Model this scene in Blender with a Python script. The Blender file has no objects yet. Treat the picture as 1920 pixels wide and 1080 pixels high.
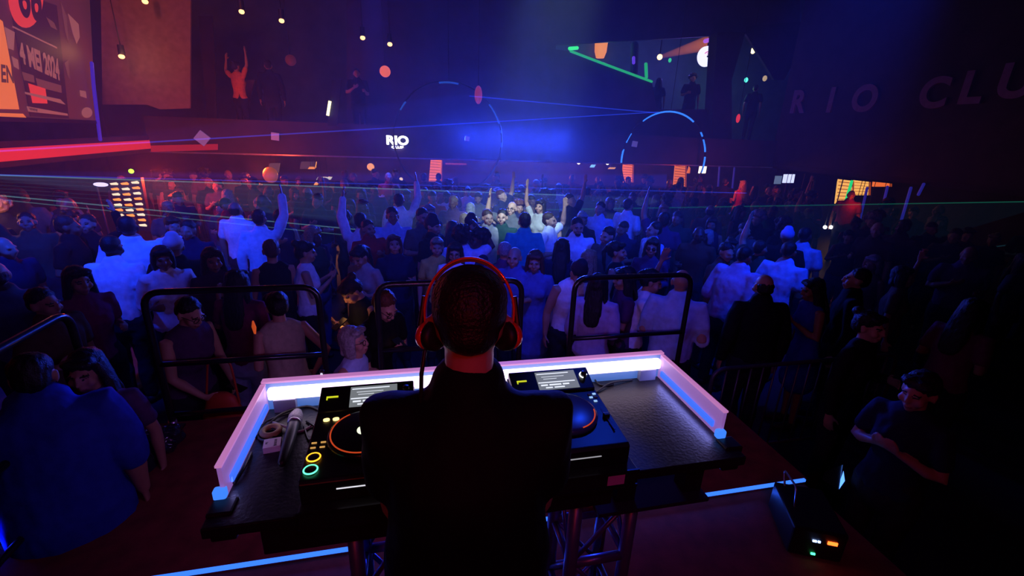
import bpy, math, random
from mathutils import Vector, Matrix, noise, Euler
SC = bpy.context.scene
R = math.radians
# ------------------------------------------------------------------ camera
F_PX, PITCH, ROLL, CAM_H = 853.0, R(19.1), R(2.3), 2.05
cd = bpy.data.cameras.new('camera'); cam = bpy.data.objects.new('camera', cd)
SC.collection.objects.link(cam)
cd.sensor_width = 36.0; cd.lens = F_PX * 36.0 / 1920.0; cd.clip_start = 0.05; cd.clip_end = 200
_f = Vector((0, math.cos(PITCH), -math.sin(PITCH))); _u0 = Vector((0, math.sin(PITCH), math.cos(PITCH)))
_r0 = Vector((1, 0, 0))
_r = _r0 * math.cos(ROLL) + _u0 * math.sin(ROLL); _u = _u0 * math.cos(ROLL) - _r0 * math.sin(ROLL)
cam.matrix_world = Matrix(((_r.x, _u.x, -_f.x, 0), (_r.y, _u.y, -_f.y, 0), (_r.z, _u.z, -_f.z, CAM_H), (0, 0, 0, 1)))
SC.camera = cam
SA = R(13.2)                      # the stage and the room are turned this much against the lens
CA, SNA = math.cos(SA), math.sin(SA)
def W(a, b, z=0.0): return Vector((a * CA - b * SNA, a * SNA + b * CA, z))
def ST(p): return (p.x * CA + p.y * SNA, -p.x * SNA + p.y * CA, p.z)
def ray(x, y): return _f + _r * ((x - 960) / F_PX) + _u * ((540 - y) / F_PX)
CP = Vector((0, 0, CAM_H))
def atz(x, y, z): d = ray(x, y); return CP + d * ((z - CAM_H) / d.z)
def atb(x, y, b): d = ray(x, y); return CP + d * (b / (-d.x * SNA + d.y * CA))
def ata(x, y, a): d = ray(x, y); return CP + d * (a / (d.x * CA + d.y * SNA))
FLOOR = -0.85                     # dance floor level; the stage deck is 0
# ------------------------------------------------------------------ world and render look
w = bpy.data.worlds.new('world'); SC.world = w; w.use_nodes = True
w.node_tree.nodes['Background'].inputs[0].default_value = (0.30, 0.12, 0.55, 1)
w.node_tree.nodes['Background'].inputs[1].default_value = 0.004
vs = SC.view_settings; vs.view_transform = 'Standard'; vs.look = 'None'; vs.gamma = 1; vs.exposure = 0.0; vs.use_curve_mapping = False
cy = SC.cycles
cy.max_bounces = 4; cy.diffuse_bounces = 2; cy.glossy_bounces = 2; cy.transmission_bounces = 3
cy.transparent_max_bounces = 10; cy.volume_bounces = 0; cy.sample_clamp_indirect = 3.0; cy.sample_clamp_direct = 0
cy.use_denoising = True; cy.caustics_reflective = False; cy.caustics_refractive = False; cy.blur_glossy = 1.0
# ------------------------------------------------------------------ lights
def aim(o, tgt):
    o.rotation_euler = (Vector(tgt) - o.location).to_track_quat('-Z', 'Y').to_euler()
def spot(name, loc, tgt, col, power, deg, blend=0.5, size=0.08):
    l = bpy.data.lights.new(name, 'SPOT'); l.color = col; l.energy = power; l.spot_size = R(deg); l.spot_blend = blend
    l.shadow_soft_size = size
    o = bpy.data.objects.new(name, l); SC.collection.objects.link(o); o.location = loc; aim(o, tgt); return o
def area(name, loc, tgt, col, power, sx, sy):
    l = bpy.data.lights.new(name, 'AREA'); l.shape = 'RECTANGLE'; l.size = sx; l.size_y = sy; l.color = col; l.energy = power
    o = bpy.data.objects.new(name, l); SC.collection.objects.link(o); o.location = loc; aim(o, tgt); return o
BLUE = (0.004, 0.04, 1.0)
LP = dict(uvl=1900, uvc=650, uvr=1200, key=4600, red=24, bar=34, shaft=15000, back=340, redhaze=320)
spot('blacklight_left', W(-2.8, 3.4, 4.6), W(-3.9, 6.6, 0.2), BLUE, LP['uvl'], 56, .8)
spot('blacklight_centre', W(0.6, 1.8, 4.8), W(1.2, 8.2, 0.2), BLUE, LP['uvc'], 70, .7)
spot('blacklight_right', W(4.2, 3.2, 4.6), W(3.9, 5.6, 0.2), BLUE, LP['uvr'], 52, .8)
spot('white_scan_spot', W(1.2, 2.4, 5.2), W(1.75, 7.7, 0.6), (0.5, 0.8, 1.0), LP['key'], 20, .9)
spot('white_front_spot', W(0.2, 2.6, 4.9), W(1.9, 7.6, 0.5), (0.8, 0.85, 1.0), 260, 14, .9)
spot('blacklight_front', W(1.7, 2.5, 4.2), W(1.7, 4.7, 0.0), BLUE, 190, 58, .9)
spot('magenta_stage_wash', W(0.6, -1.2, 3.6), W(0.3, 3.9, 0.2), (0.50, 0.07, 0.60), 24, 80, .6, .2)
spot('red_stage_wash', W(-0.6, -1.8, 3.0), W(0.9, 1.3, 0.0), (1.0, 0.05, 0.03), LP['red'], 66, .6, .15)
spot('red_back_spot', W(0.0, -1.6, 2.2), W(0.13, .88, 1.58), (1.0, 0.03, 0.02), 20, 16, .6, .05)
spot('blue_desk_fill', W(1.5, 2.7, 3.0), W(.56, 1.22, 1.15), (.01, .06, 1.0), 42, 13, .5, .05)  # added lamp without a fixture, turns the right player blue
area('strip_light', W(.25, 1.865, .01), W(.25, 1.2, .35), (.02, .10, 1.0), 3.0, 3.6, .02)
spot('blue_shirt_fill', W(-2.0, 2.1, 0.05), W(-2.5, 2.9, 0.55), (.004, .02, 1.0), 22, 120, .8, .05)  # added lamp without a fixture, brightens the lower part of the blue shirt
spot('blue_shaft_left', W(-0.6, 11.6, 8.5), W(-0.6, 11.5, 0.5), (0.02, 0.05, 1.0), LP['shaft'], 8, .8)
spot('blue_shaft_right', W(2.9, 11.6, 8.5), W(2.9, 11.5, 0.5), (0.02, 0.05, 1.0), LP['shaft'] * .6, 8, .8)
o = area('blue_back_flood', W(2.6, 12.75, 1.9), W(1.2, 6.0, 1.0), (0.02, 0.06, 1.0), LP['back'], 3.6, .5); o.data.spread = R(80)
spot('blue_side_flood', W(-1.2, 12.7, 2.0), W(1.8, 5.5, 1.3), (0.02, 0.05, 1.0), LP['back'] * .5, 60, .9, .3)
spot('red_screen_wash', W(-4.6, 7.0, 5.4), W(-5.2, 12.5, 3.0), (1.0, 0.16, 0.12), LP['redhaze'], 95, .9, .3)
area('booth_back_light', W(0.265, 1.60, 1.135), W(0.265, 1.2, 1.0), (.60, 0.42, 1.0), .6, 1.5, 0.02)
area('booth_crowd_light', W(0.265, 1.68, 1.16), W(0.265, 4.0, 0.6), (0.46, 0.20, 1.0), 7.0, 1.6, 0.05)
area('booth_left_light', W(-0.53, 1.38, 1.06), W(0.0, 1.38, 0.98), (0.35, 0.35, 1.0), 0.35, 0.38, 0.02)
area('booth_right_light', W(1.05, 1.38, 1.06), W(0.6, 1.38, 0.98), (0.30, 0.30, 1.0), 0.35, 0.38, 0.02)
for i, (a, b, z, c, p) in enumerate([(-4.2, 9.2, 1.05, (1, .06, .015), 75), (-3.2, 11.6, 1.0, (1, .09, .02), 60), (-5.0, 6.8, .9, (1, .30, .07), 9),
        (4.3, 13.9, .9, (1, .28, .05), LP['bar']), (7.2, 13.9, .9, (1, .28, .05), LP['bar']), (8.9, 11.6, .9, (1, .07, .015), LP['bar'] * .55),
        (10.6, 9.0, .7, (1, .08, .02), 4), (-2.2, 14.2, .8, (1, .30, .05), 35), (1.4, 14.2, .9, (1, .3, .06), 12)]):
    l = bpy.data.lights.new('bar_glow', 'POINT'); l.color = c; l.energy = p; l.shadow_soft_size = .12
    o = bpy.data.objects.new('bar_glow', l); SC.collection.objects.link(o); o.location = W(a, b, z)
# ------------------------------------------------------------------ materials
MATS = {}
def mat(name, col, rough=.7, var=.15, scale=8.0, metal=0.0, bump=0.0, bscale=60.0, spec=.4, coat=0.0):
    if name in MATS: return MATS[name]
    m = bpy.data.materials.new(name); m.use_nodes = True; nt = m.node_tree; b = nt.nodes['Principled BSDF']
    b.inputs['Roughness'].default_value = rough; b.inputs['Metallic'].default_value = metal
    b.inputs['Specular IOR Level'].default_value = spec; b.inputs['Coat Weight'].default_value = coat
    tc = nt.nodes.new('ShaderNodeTexCoord'); n = nt.nodes.new('ShaderNodeTexNoise'); n.inputs['Scale'].default_value = scale
    n.inputs['Detail'].default_value = 3
    nt.links.new(tc.outputs['Object'], n.inputs['Vector'])
    cr = nt.nodes.new('ShaderNodeValToRGB')
    cr.color_ramp.elements[0].position = .3; cr.color_ramp.elements[1].position = .7
    cr.color_ramp.elements[0].color = tuple(c * (1 - var) for c in col) + (1,)
    cr.color_ramp.elements[1].color = tuple(min(1, c * (1 + var)) for c in col) + (1,)
    nt.links.new(n.outputs['Fac'], cr.inputs['Fac']); nt.links.new(cr.outputs['Color'], b.inputs['Base Color'])
    if bump:
        n2 = nt.nodes.new('ShaderNodeTexNoise'); n2.inputs['Scale'].default_value = bscale
        nt.links.new(tc.outputs['Object'], n2.inputs['Vector'])
        bp = nt.nodes.new('ShaderNodeBump'); bp.inputs['Strength'].default_value = bump; bp.inputs['Distance'].default_value = .01
        nt.links.new(n2.outputs['Fac'], bp.inputs['Height']); nt.links.new(bp.outputs['Normal'], b.inputs['Normal'])
    MATS[name] = m; return m
def em(name, col, strength):
    if name in MATS: return MATS[name]
    m = bpy.data.materials.new(name); m.use_nodes = True; b = m.node_tree.nodes['Principled BSDF']
    b.inputs['Base Color'].default_value = tuple(c * .3 for c in col) + (1,)
    b.inputs['Emission Color'].default_value = tuple(col) + (1,); b.inputs['Emission Strength'].default_value = strength
    MATS[name] = m; return m
def vol(name, col, strength):
    if name in MATS: return MATS[name]
    m = bpy.data.materials.new(name); m.use_nodes = True; nt = m.node_tree; nt.nodes.clear()
    o = nt.nodes.new('ShaderNodeOutputMaterial'); e = nt.nodes.new('ShaderNodeEmission')
    e.inputs[0].default_value = tuple(col) + (1,); e.inputs[1].default_value = strength
    nt.links.new(e.outputs[0], o.inputs['Volume']); MATS[name] = m; return m
# ------------------------------------------------------------------ mesh helpers
class MB:
    def __init__(s): s.v = []; s.f = []; s.m = []; s.mi = 0
    def add(s, vs, fs, M=None):
        n = len(s.v); s.v += [tuple(M @ Vector(v)) if M else tuple(v) for v in vs]
        s.f += [tuple(i + n for i in f) for f in fs]; s.m += [s.mi] * len(fs); return s
    def box(s, x0, x1, y0, y1, z0, z1, M=None):
        return s.add([(x, y, z) for z in (z0, z1) for y in (y0, y1) for x in (x0, x1)],
                     [(0, 2, 3, 1), (4, 5, 7, 6), (0, 1, 5, 4), (2, 6, 7, 3), (0, 4, 6, 2), (1, 3, 7, 5)], M)
    def cyl(s, p0, p1, r0, r1=None, n=12): return s.loft([tuple(p0) + (r0,), tuple(p1) + (r0 if r1 is None else r1,)], n, flat=True)
    def loft(s, pts, n=12, flat=False, side=None):
        P = [Vector(p[:3]) for p in pts]; rx = [p[3] for p in pts]; ry = [p[4] if len(p) > 4 else p[3] for p in pts]
        vs, fs = [], []; up = Vector(side) if side else Vector((1, 0, 0))
        rings = []
        for i, p in enumerate(P):
            t = (P[min(i + 1, len(P) - 1)] - P[max(i - 1, 0)])
            if t.length < 1e-9: t = Vector((0, 0, 1))
            t.normalize(); sx = up - t * up.dot(t)
            if sx.length < .05: sx = Vector((0, 1, 0)) - t * t.y
            sx.normalize(); sy = t.cross(sx); up = sx if not side else Vector(side)
            rings.append((p, t, sx, sy, rx[i], ry[i]))
        R2 = []
        if not flat:
            p, t, sx, sy, a, b = rings[0]; k = (a + b) / 2
            R2 += [(p - t * k * .8, t, sx, sy, a * .5, b * .5), (p - t * k * .45, t, sx, sy, a * .86, b * .86)]
        R2 += rings
        if not flat:
            p, t, sx, sy, a, b = rings[-1]; k = (a + b) / 2
            R2 += [(p + t * k * .45, t, sx, sy, a * .86, b * .86), (p + t * k * .8, t, sx, sy, a * .5, b * .5)]
        for p, t, sx, sy, a, b in R2:
            for j in range(n):
                th = 2 * math.pi * j / n; vs.append(p + sx * (a * math.cos(th)) + sy * (b * math.sin(th)))
        m = len(R2)
        for i in range(m - 1):
            for j in range(n):
                k = (j + 1) % n; fs.append((i * n + j, i * n + k, (i + 1) * n + k, (i + 1) * n + j))
        fs.append(tuple(reversed(range(n)))); fs.append(tuple((m - 1) * n + j for j in range(n)))
        return s.add(vs, fs)
    def ell(s, c, r, n=14, M=None):
        c = Vector(c); vs = [(c.x, c.y, c.z - r[2])]; m = n // 2 + 1
        for i in range(1, m):
            ph = math.pi * i / m
            for j in range(n):
                th = 2 * math.pi * j / n
                vs.append((c.x + r[0] * math.sin(ph) * math.cos(th), c.y + r[1] * math.sin(ph) * math.sin(th), c.z - r[2] * math.cos(ph)))
        vs.append((c.x, c.y, c.z + r[2])); fs = []
        for j in range(n): fs.append((0, 1 + (j + 1) % n, 1 + j))
        for i in range(m - 2):
            for j in range(n):
                k = (j + 1) % n; fs.append((1 + i * n + j, 1 + i * n + k, 1 + (i + 1) * n + k, 1 + (i + 1) * n + j))
        o = 1 + (m - 2) * n
        for j in range(n): fs.append((o + j, o + (j + 1) % n, len(vs) - 1))
        return s.add(vs, fs, M)
    def torus(s, c, R_, r, n=40, k=10, M=None, a0=0.0, a1=2 * math.pi):
        full = abs(a1 - a0 - 2 * math.pi) < 1e-6; cnt = n if full else n + 1; vs = []; fs = []
        for i in range(cnt):
            a = a0 + (a1 - a0) * i / n
            for j in range(k):
                b = 2 * math.pi * j / k; q = R_ + r * math.cos(b)
                vs.append((c[0] + q * math.cos(a), c[1] + q * math.sin(a), c[2] + r * math.sin(b)))
        for i in range(n if full else n):
            for j in range(k):
                i2 = (i + 1) % cnt if full else i + 1
                fs.append((i * k + j, i2 * k + j, i2 * k + (j + 1) % k, i * k + (j + 1) % k))
        return s.add(vs, fs, M)
    def prism(s, poly, z0, z1, M=None):
        n = len(poly); vs = [(p[0], p[1], z0) for p in poly] + [(p[0], p[1], z1) for p in poly]
        fs = [tuple(reversed(range(n))), tuple(range(n, 2 * n))] + [(i, (i + 1) % n, n + (i + 1) % n, n + i) for i in range(n)]
        return s.add(vs, fs, M)
    def mesh(s, name, smooth=False):
        me = bpy.data.meshes.new(name); me.from_pydata(s.v, [], s.f); me.update()
        me.polygons.foreach_set('material_index', s.m)
        if smooth: me.polygons.foreach_set('use_smooth', [True] * len(me.polygons))
        return me
def link(name, me, mats=None, parent=None, loc=None, rz=None):
    o = bpy.data.objects.new(name, me); SC.collection.objects.link(o)
    if mats is not None:
        if not isinstance(mats, (list, tuple)): mats = [mats]
        if me.materials: pass
        else:
            for m in mats: me.materials.append(m)
    if parent is not None: o.parent = parent
    if loc is not None: o.location = loc
    if rz is not None: o.rotation_euler = (0, 0, rz)
    return o
def part(name, mb, m, parent, smooth=False, bevel=0.0, label=None):
    o = link(name, mb.mesh(name, smooth), m, parent)
    if bevel: bv = o.modifiers.new('bevel', 'BEVEL'); bv.width = bevel; bv.segments = 2; bv.limit_method = 'ANGLE'
    if label: o['label'] = label
    return o
def tag(o, label, cat, group=None, kind=None):
    o['label'] = label; o['category'] = cat
    if group: o['group'] = group
    if kind: o['kind'] = kind
    return o
def thing(name, label, cat, loc=(0, 0, 0), rz=0.0, group=None):
    o = bpy.data.objects.new(name, None); SC.collection.objects.link(o); o.location = loc; o.rotation_euler = (0, 0, rz)
    o.empty_display_size = .1; return tag(o, label, cat, group)
def struct(name, mb, m, bevel=0):          # mesh given in stage coordinates
    o = link(name, mb.mesh(name), m, loc=(0, 0, 0), rz=SA); o['kind'] = 'structure'
    return o
def text_mesh(s, size, depth, shear=0.0, bold=0.0):
    c = bpy.data.curves.new('lettering', 'FONT'); c.body = s; c.size = size; c.extrude = depth; c.shear = shear; c.offset = bold
    c.align_x = 'CENTER'; c.align_y = 'CENTER'
    o = bpy.data.objects.new('lettering', c); SC.collection.objects.link(o)
    dg = bpy.context.evaluated_depsgraph_get(); me = bpy.data.meshes.new_from_object(o.evaluated_get(dg))
    bpy.data.objects.remove(o); bpy.data.curves.remove(c); return me

# ================================================================== SETTING
m_dark = mat('dark painted wall', (.030, .022, .034), .85, .3, 3)
m_deck = mat('worn red stage carpet', (.22, .030, .030), .85, .25, 9, bump=.3, bscale=220)
m_floor = mat('dark dance floor', (.03, .028, .035), .45, .3, 2)
m_black = mat('black matt metal', (.012, .012, .014), .45, .2, 30)
m_blackp = mat('black plastic', (.016, .016, .018), .38, .2, 40)
m_steel = mat('aluminium tube', (.55, .55, .58), .32, .1, 30, metal=1.0)
m_ceil = mat('dark ceiling', (.02, .017, .028), .9, .3, 2)
struct('floor', MB().box(-12, 16, -4, 18.5, FLOOR - .2, FLOOR), m_floor)
struct('ceiling', MB().box(-12, 16, -4, 18.5, 9.0, 9.2), m_ceil)
struct('wall_back', MB().box(-12, 16, 18.3, 18.5, FLOOR, 9.0), m_dark)
struct('wall_left', MB().box(-12.2, -12, -4, 18.5, FLOOR, 9.0), m_dark)
struct('wall_right', MB().box(16, 16.2, -4, 18.5, FLOOR, 9.0), m_dark)
# stage: rear deck where the DJ stands, front deck a step higher
m_skirt = mat('black stage skirt', (.012, .011, .014), .9)
sb = MB(); sb.box(-1.95, 2.45, -3.2, 1.895, FLOOR, -.05)
o = link('stage_deck', sb.mesh('stage_deck'), m_deck, loc=(0, 0, 0), rz=SA); tag(o, 'red carpeted rear stage deck under the DJ and the booth trusses', 'stage')
sb = MB(); sb.box(-1.95, 2.45, 1.895, 3.18, FLOOR, 0)
o = link('stage_deck', sb.mesh('stage_deck'), m_deck, loc=(0, 0, 0), rz=SA); tag(o, 'red carpeted front stage deck behind the blue light line', 'stage')
st = MB().box(-1.95, 2.43, 1.878, 1.894, -.014, .002)
o = link('light_strip', st.mesh('light_strip'), em('stage strip blue', (.035, .17, 1.0), 1.5), loc=(0, 0, 0), rz=SA)
tag(o, 'long glowing blue light strip along the step of the stage deck', 'light strip')
# ================================================================== PEOPLE
SKINS = {'light': (.50, .27, .17), 'mid': (.40, .20, .12), 'tan': (.28, .13, .07), 'deep': (.10, .05, .035)}
HAIRS = {'black': (.012, .009, .009), 'brown': (.045, .022, .014), 'auburn': (.10, .030, .015), 'blond': (.38, .25, .13), 'grey': (.28, .26, .25)}
def skin_mat(k): return mat('skin ' + k, SKINS[k], .5, .06, 14)
def hair_mat(k): return mat('hair ' + k, HAIRS[k], .5, .35, 70, bump=.5, bscale=160)
m_lip = mat('lips', (.30, .08, .075), .4); m_eye = mat('dark eye', (.02, .015, .015), .15)
def cloth_mat(name, col, rough=.85): return mat('cloth ' + name, col, rough, .12, 22, bump=.25, bscale=40, spec=.2)
def remesh(mb, vox, smooth=2, disp=None, name='m'):
    me = mb.mesh('tmp'); o = bpy.data.objects.new('tmp', me); SC.collection.objects.link(o)
    md = o.modifiers.new('r', 'REMESH'); md.mode = 'VOXEL'; md.voxel_size = vox; md.use_smooth_shade = True
    if smooth: sm = o.modifiers.new('s', 'SMOOTH'); sm.factor = .5; sm.iterations = smooth
    dg = bpy.context.evaluated_depsgraph_get(); out = bpy.data.meshes.new_from_object(o.evaluated_get(dg))
    bpy.data.objects.remove(o); bpy.data.meshes.remove(me); out.name = name
    if disp:
        n = [v.normal.copy() for v in out.vertices]
        for v, nn in zip(out.vertices, n): v.co = disp(v.co, nn)
    out.polygons.foreach_set('use_smooth', [True] * len(out.polygons)); return out
ARMS = {  # elbow offset from the shoulder, wrist offset from the elbow; x is outward
    'down': ((.06, .02, -.28), (.01, -.05, -.245)), 'bent': ((.05, .04, -.27), (-.05, -.23, .05)),
    'phone': ((.03, -.07, -.26), (-.09, -.17, .15)), 'up': ((.10, -.05, .26), (-.02, -.03, .25)),
    'handup': ((.10, -.08, -.23), (.02, -.09, .235)), 'chest': ((.07, -.04, -.26), (-.17, -.14, .12)),
    'fwd': ((.05, -.16, -.22), (-.04, -.24, .03)), 'raise': ((.20, -.08, .12), (-.04, -.02, .25)),
    'hip': ((.15, .08, -.24), (-.10, -.10, -.20)), 'deck': ((.0, -.07, -.250), (-.07, -.215, .045)),
    'temple': ((.14, -.12, .10), (-.15, .02, .19)), 'low': ((.04, -.08, -.27), (-.08, -.20, -.13))}
def smst(x): x = max(0, min(1, x)); return x * x * (3 - 2 * x)
class Pose:
    def __init__(s, sex='f', arms=('down', 'down'), lean=0, side=0, hp=0, hy=0, hr=0, vox=.012, fat=1.0, shw=1.0):
        s.key = (sex, tuple(arms), lean, side, hp, hy, hr, vox, fat, shw); s.shw = shw
        s.sex, s.arms, s.lean, s.side, s.vox, s.fat = sex, arms, R(lean), R(side), vox, fat
        s.head = (R(hp), R(hy), R(hr))
    def bendM(s, t): 
        o = Vector((0, 0, .95))
        return Matrix.Translation(o) @ Matrix.Rotation(s.lean * t, 4, 'X') @ Matrix.Rotation(s.side * t, 4, 'Y') @ Matrix.Translation(-o)
    def bend(s, v): v = Vector(v); return s.bendM(smst((v.z - .93) / .40)) @ v
    def headM(s):
        o = Vector((0, .005, 1.53)); hp, hy, hr = s.head
        return s.bendM(1) @ Matrix.Translation(o) @ Matrix.Rotation(hy, 4, 'Z') @ Matrix.Rotation(hp - s.lean * .55, 4, 'X') @ Matrix.Rotation(hr, 4, 'Y') @ Matrix.Translation(-o)
    def arm(s, i):                     # joints: shoulder, elbow, wrist (after the bend)
        sg = -1 if i == 0 else 1; sw = .165 if s.sex == 'f' else .190
        sw *= (.5 + .5 * s.fat) * s.shw
        e, wv = ARMS[s.arms[i]]; sh = Vector((sg * sw, .005, 1.435)); B = s.bendM(1)
        el = sh + Vector((sg * e[0], e[1], e[2])); wr = el + Vector((sg * wv[0], wv[1], wv[2]))
        return B @ sh, B @ el, B @ wr
BODY_C, CL_C, HAIR_C = {}, {}, {}
def torso_rings(p, g=0.0, z0=.90, z1=1.50):
    if p.sex == 'f': t = [(.86, .170, .120), (.95, .172, .122), (1.05, .135, .100), (1.14, .128, .095), (1.26, .145, .120), (1.33, .150, .118), (1.41, .160, .085), (1.455, .115, .070), (1.49, .062, .060)]
    else: t = [(.86, .160, .115), (.95, .162, .118), (1.05, .155, .110), (1.14, .155, .108), (1.26, .175, .120), (1.34, .182, .118), (1.42, .186, .090), (1.47, .128, .078), (1.505, .078, .068)]
    f = p.fat; return [(z, rx * f * (p.shw if z > 1.2 else 1) + g, ry * f + g) for z, rx, ry in t if z0 <= z <= z1]
def bust(mb, p, g=0):
    if p.sex == 'f':
        for sg in (-1, 1):
            c = p.bend((sg * .068, -.082 * p.fat, 1.285)); mb.ell(c, (.062 + g, .055 + g, .060 + g), 12)
def add_torso(mb, p, g, z0, z1):
    rg = torso_rings(p, g, z0, z1); pts = [tuple(p.bend((0, 0, z))) + (rx, ry) for z, rx, ry in rg]
    # rings stay close to level: loft follows the bent spine
    mb.loft(pts, 20, side=(1, 0, 0))
def add_hand(mb, p, i, k=1.0):
    sh, el, wr = p.arm(i); sg = -1 if i == 0 else 1
    d = (wr - el).normalized(); kind = p.arms[i]
    if kind in ('chest', 'phone', 'bent', 'fwd', 'deck', 'low'): d = (d + Vector((-sg * .25, -.1, .05))).normalized()
    nrm = Vector((-sg, 0, 0)) if kind not in ('chest', 'deck', 'phone') else Vector((-sg * .3, .3, -1 if kind == 'deck' else .6))
    nrm = (nrm - d * nrm.dot(d)).normalized(); s = d.cross(nrm).normalized()
    if s.dot(Vector((0, -1, .3))) < 0: s = -s      # the thumb side looks forward and up
    palm = wr + d * .045
    mb.loft([tuple(wr - d * .01) + (.024, .017), tuple(wr + d * .03) + (.035, .015), tuple(wr + d * .082) + (.041, .013)], 12, side=tuple(s))
    curl = {'down': .35, 'up': .12, 'raise': .12, 'handup': .15, 'temple': .25}.get(kind, .6)
    for q, (off, ln) in enumerate(((.030, .068), (.010, .077), (-.010, .072), (-.029, .056))):
        b0 = wr + d * (.084 - abs(off - .008) * .12) + s * off; dd = (d + s * off * 3.0).normalized()
        j1 = b0 + (dd + nrm * curl * .5).normalized() * ln * .48
        j2 = j1 + (dd + nrm * curl * 1.3).normalized() * ln * .30
        j3 = j2 + (dd * .9 + nrm * curl * 2.2).normalized() * ln * .24
        mb.loft([tuple(b0) + (.0092 * k,), tuple(j1) + (.0086 * k,), tuple(j2) + (.0078 * k,), tuple(j3) + (.0068 * k,)], 8)
    t0 = wr + d * .028 + s * .028; t1 = t0 + (d * .6 + s * .75 + nrm * .35).normalized() * .034
    t2 = t1 + (d * .9 + s * .35 + nrm * .4).normalized() * .034
    mb.loft([tuple(t0) + (.013,), tuple(t1) + (.0105 * k,), tuple(t2) + (.0082 * k,)], 8)
    return palm, d, nrm
LEGS = [(.095, .0, .93, .085), (.098, .0, .78, .080), (.095, -.008, .62, .062), (.092, -.012, .49, .052), (.090, .008, .36, .054), (.090, .012, .22, .040), (.090, .012, .10, .034)]
def body(p):
    if p.key in BODY_C: return BODY_C[p.key]
    mb = MB(); add_torso(mb, p, 0, .8, 1.52); bust(mb, p)
    mb.loft([tuple(p.bend((0, .012, 1.44))) + (.055, .055), tuple(p.bend((0, .0, 1.55))) + (.050, .053), tuple(p.headM() @ Vector((0, .01, 1.60))) + (.050, .055)], 14)
    for i in (0, 1):
        sh, el, wr = p.arm(i); sg = -1 if i == 0 else 1; a = .85 if p.sex == 'f' else 1.05; a *= .4 + .6 * p.fat
        inn = p.bendM(1) @ Vector((sg * .09, .005, 1.43)); mid = sh.lerp(el, .45); m2 = el.lerp(wr, .3)
        mb.loft([tuple(inn) + (.05,), tuple(sh) + (.055 * a,), tuple(mid) + (.050 * a,), tuple(el) + (.040 * a,), tuple(m2) + (.042 * a,), tuple(el.lerp(wr, .7)) + (.031 * a,), tuple(wr) + (.025 * a,)], 12)
        add_hand(mb, p, i, 1.0 if p.vox < .01 else 1.15)
    for sg in (-1, 1):
        mb.loft([(sg * x * (.6 + .4 * p.fat), y, z, r * p.fat) for x, y, z, r in LEGS], 12)
        mb.loft([(sg * .09, .03, .045, .036, .034), (sg * .095, -.06, .038, .040, .030), (sg * .10, -.15, .030, .036, .022)], 10)
    H = p.headM(); E_ = lambda c, r: mb.ell(c, r, 16, H)
    k = .95 if p.sex == 'f' else 1.0
    E_((0, .018, 1.665), (.073, .090, .088)); E_((0, -.030, 1.630), (.062 * k, .062, .085)); E_((0, -.044, 1.590), (.046 * k, .046, .050))
    E_((0, -.062, 1.556), (.024, .026, .022)); E_((0, -.100, 1.622), (.014, .019, .018)); E_((0, -.094, 1.645), (.009, .014, .026))
    for sg in (-1, 1):
        E_((sg * .042, -.062, 1.612), (.024, .026, .026)); E_((sg * .077, .008, 1.630), (.010, .020, .032)); E_((sg * .083, .016, 1.643), (.007, .014, .018))
        E_((sg * .030, -.078, 1.664), (.026, .014, .009))
    E_((0, -.090, 1.585), (.023, .013, .008)); E_((0, -.087, 1.572), (.019, .013, .008))
    Hi = H.inverted()
    def disp(c, n):
        q = Hi @ c
        if q.z < 1.54 or q.y > -.03: return c
        for sg in (-1, 1):
            d2 = (q.x - sg * .031) ** 2 + (q.z - 1.645) ** 2
            c = c + (H.to_3x3() @ Vector((0, 1, 0))) * (.007 * math.exp(-d2 / (2 * .010 ** 2)))
        return c
    me = remesh(mb, p.vox, 2 if p.vox < .01 else 1, disp, 'body')
    # lips and brows take their own colour, the eyes sit in the sockets
    mi = [0] * len(me.polygons)
    for pl in me.polygons:
        q = Hi @ pl.center
        if p.vox < .0125 and q.y < -.06 and 1.54 < q.z < 1.70:
            if abs(q.x) < .022 and abs(q.z - 1.579) < .0065: mi[pl.index] = 1
            elif .014 < abs(q.x) < .052 and abs(q.z - 1.668 + abs(abs(q.x) - .03) * .25) < .0045: mi[pl.index] = 2
            elif abs(abs(q.x) - .031) < .011 and abs(q.z - 1.646) < .0045: mi[pl.index] = 3
    me.polygons.foreach_set('material_index', mi)
    for m in (skin_mat('light'), m_lip, hair_mat('brown'), m_eye): me.materials.append(m)
    BODY_C[p.key] = me; return me
SLV = {'tank': 0, 'tee': .62, 'long': 1.93, 'loose': 1.1}
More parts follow.
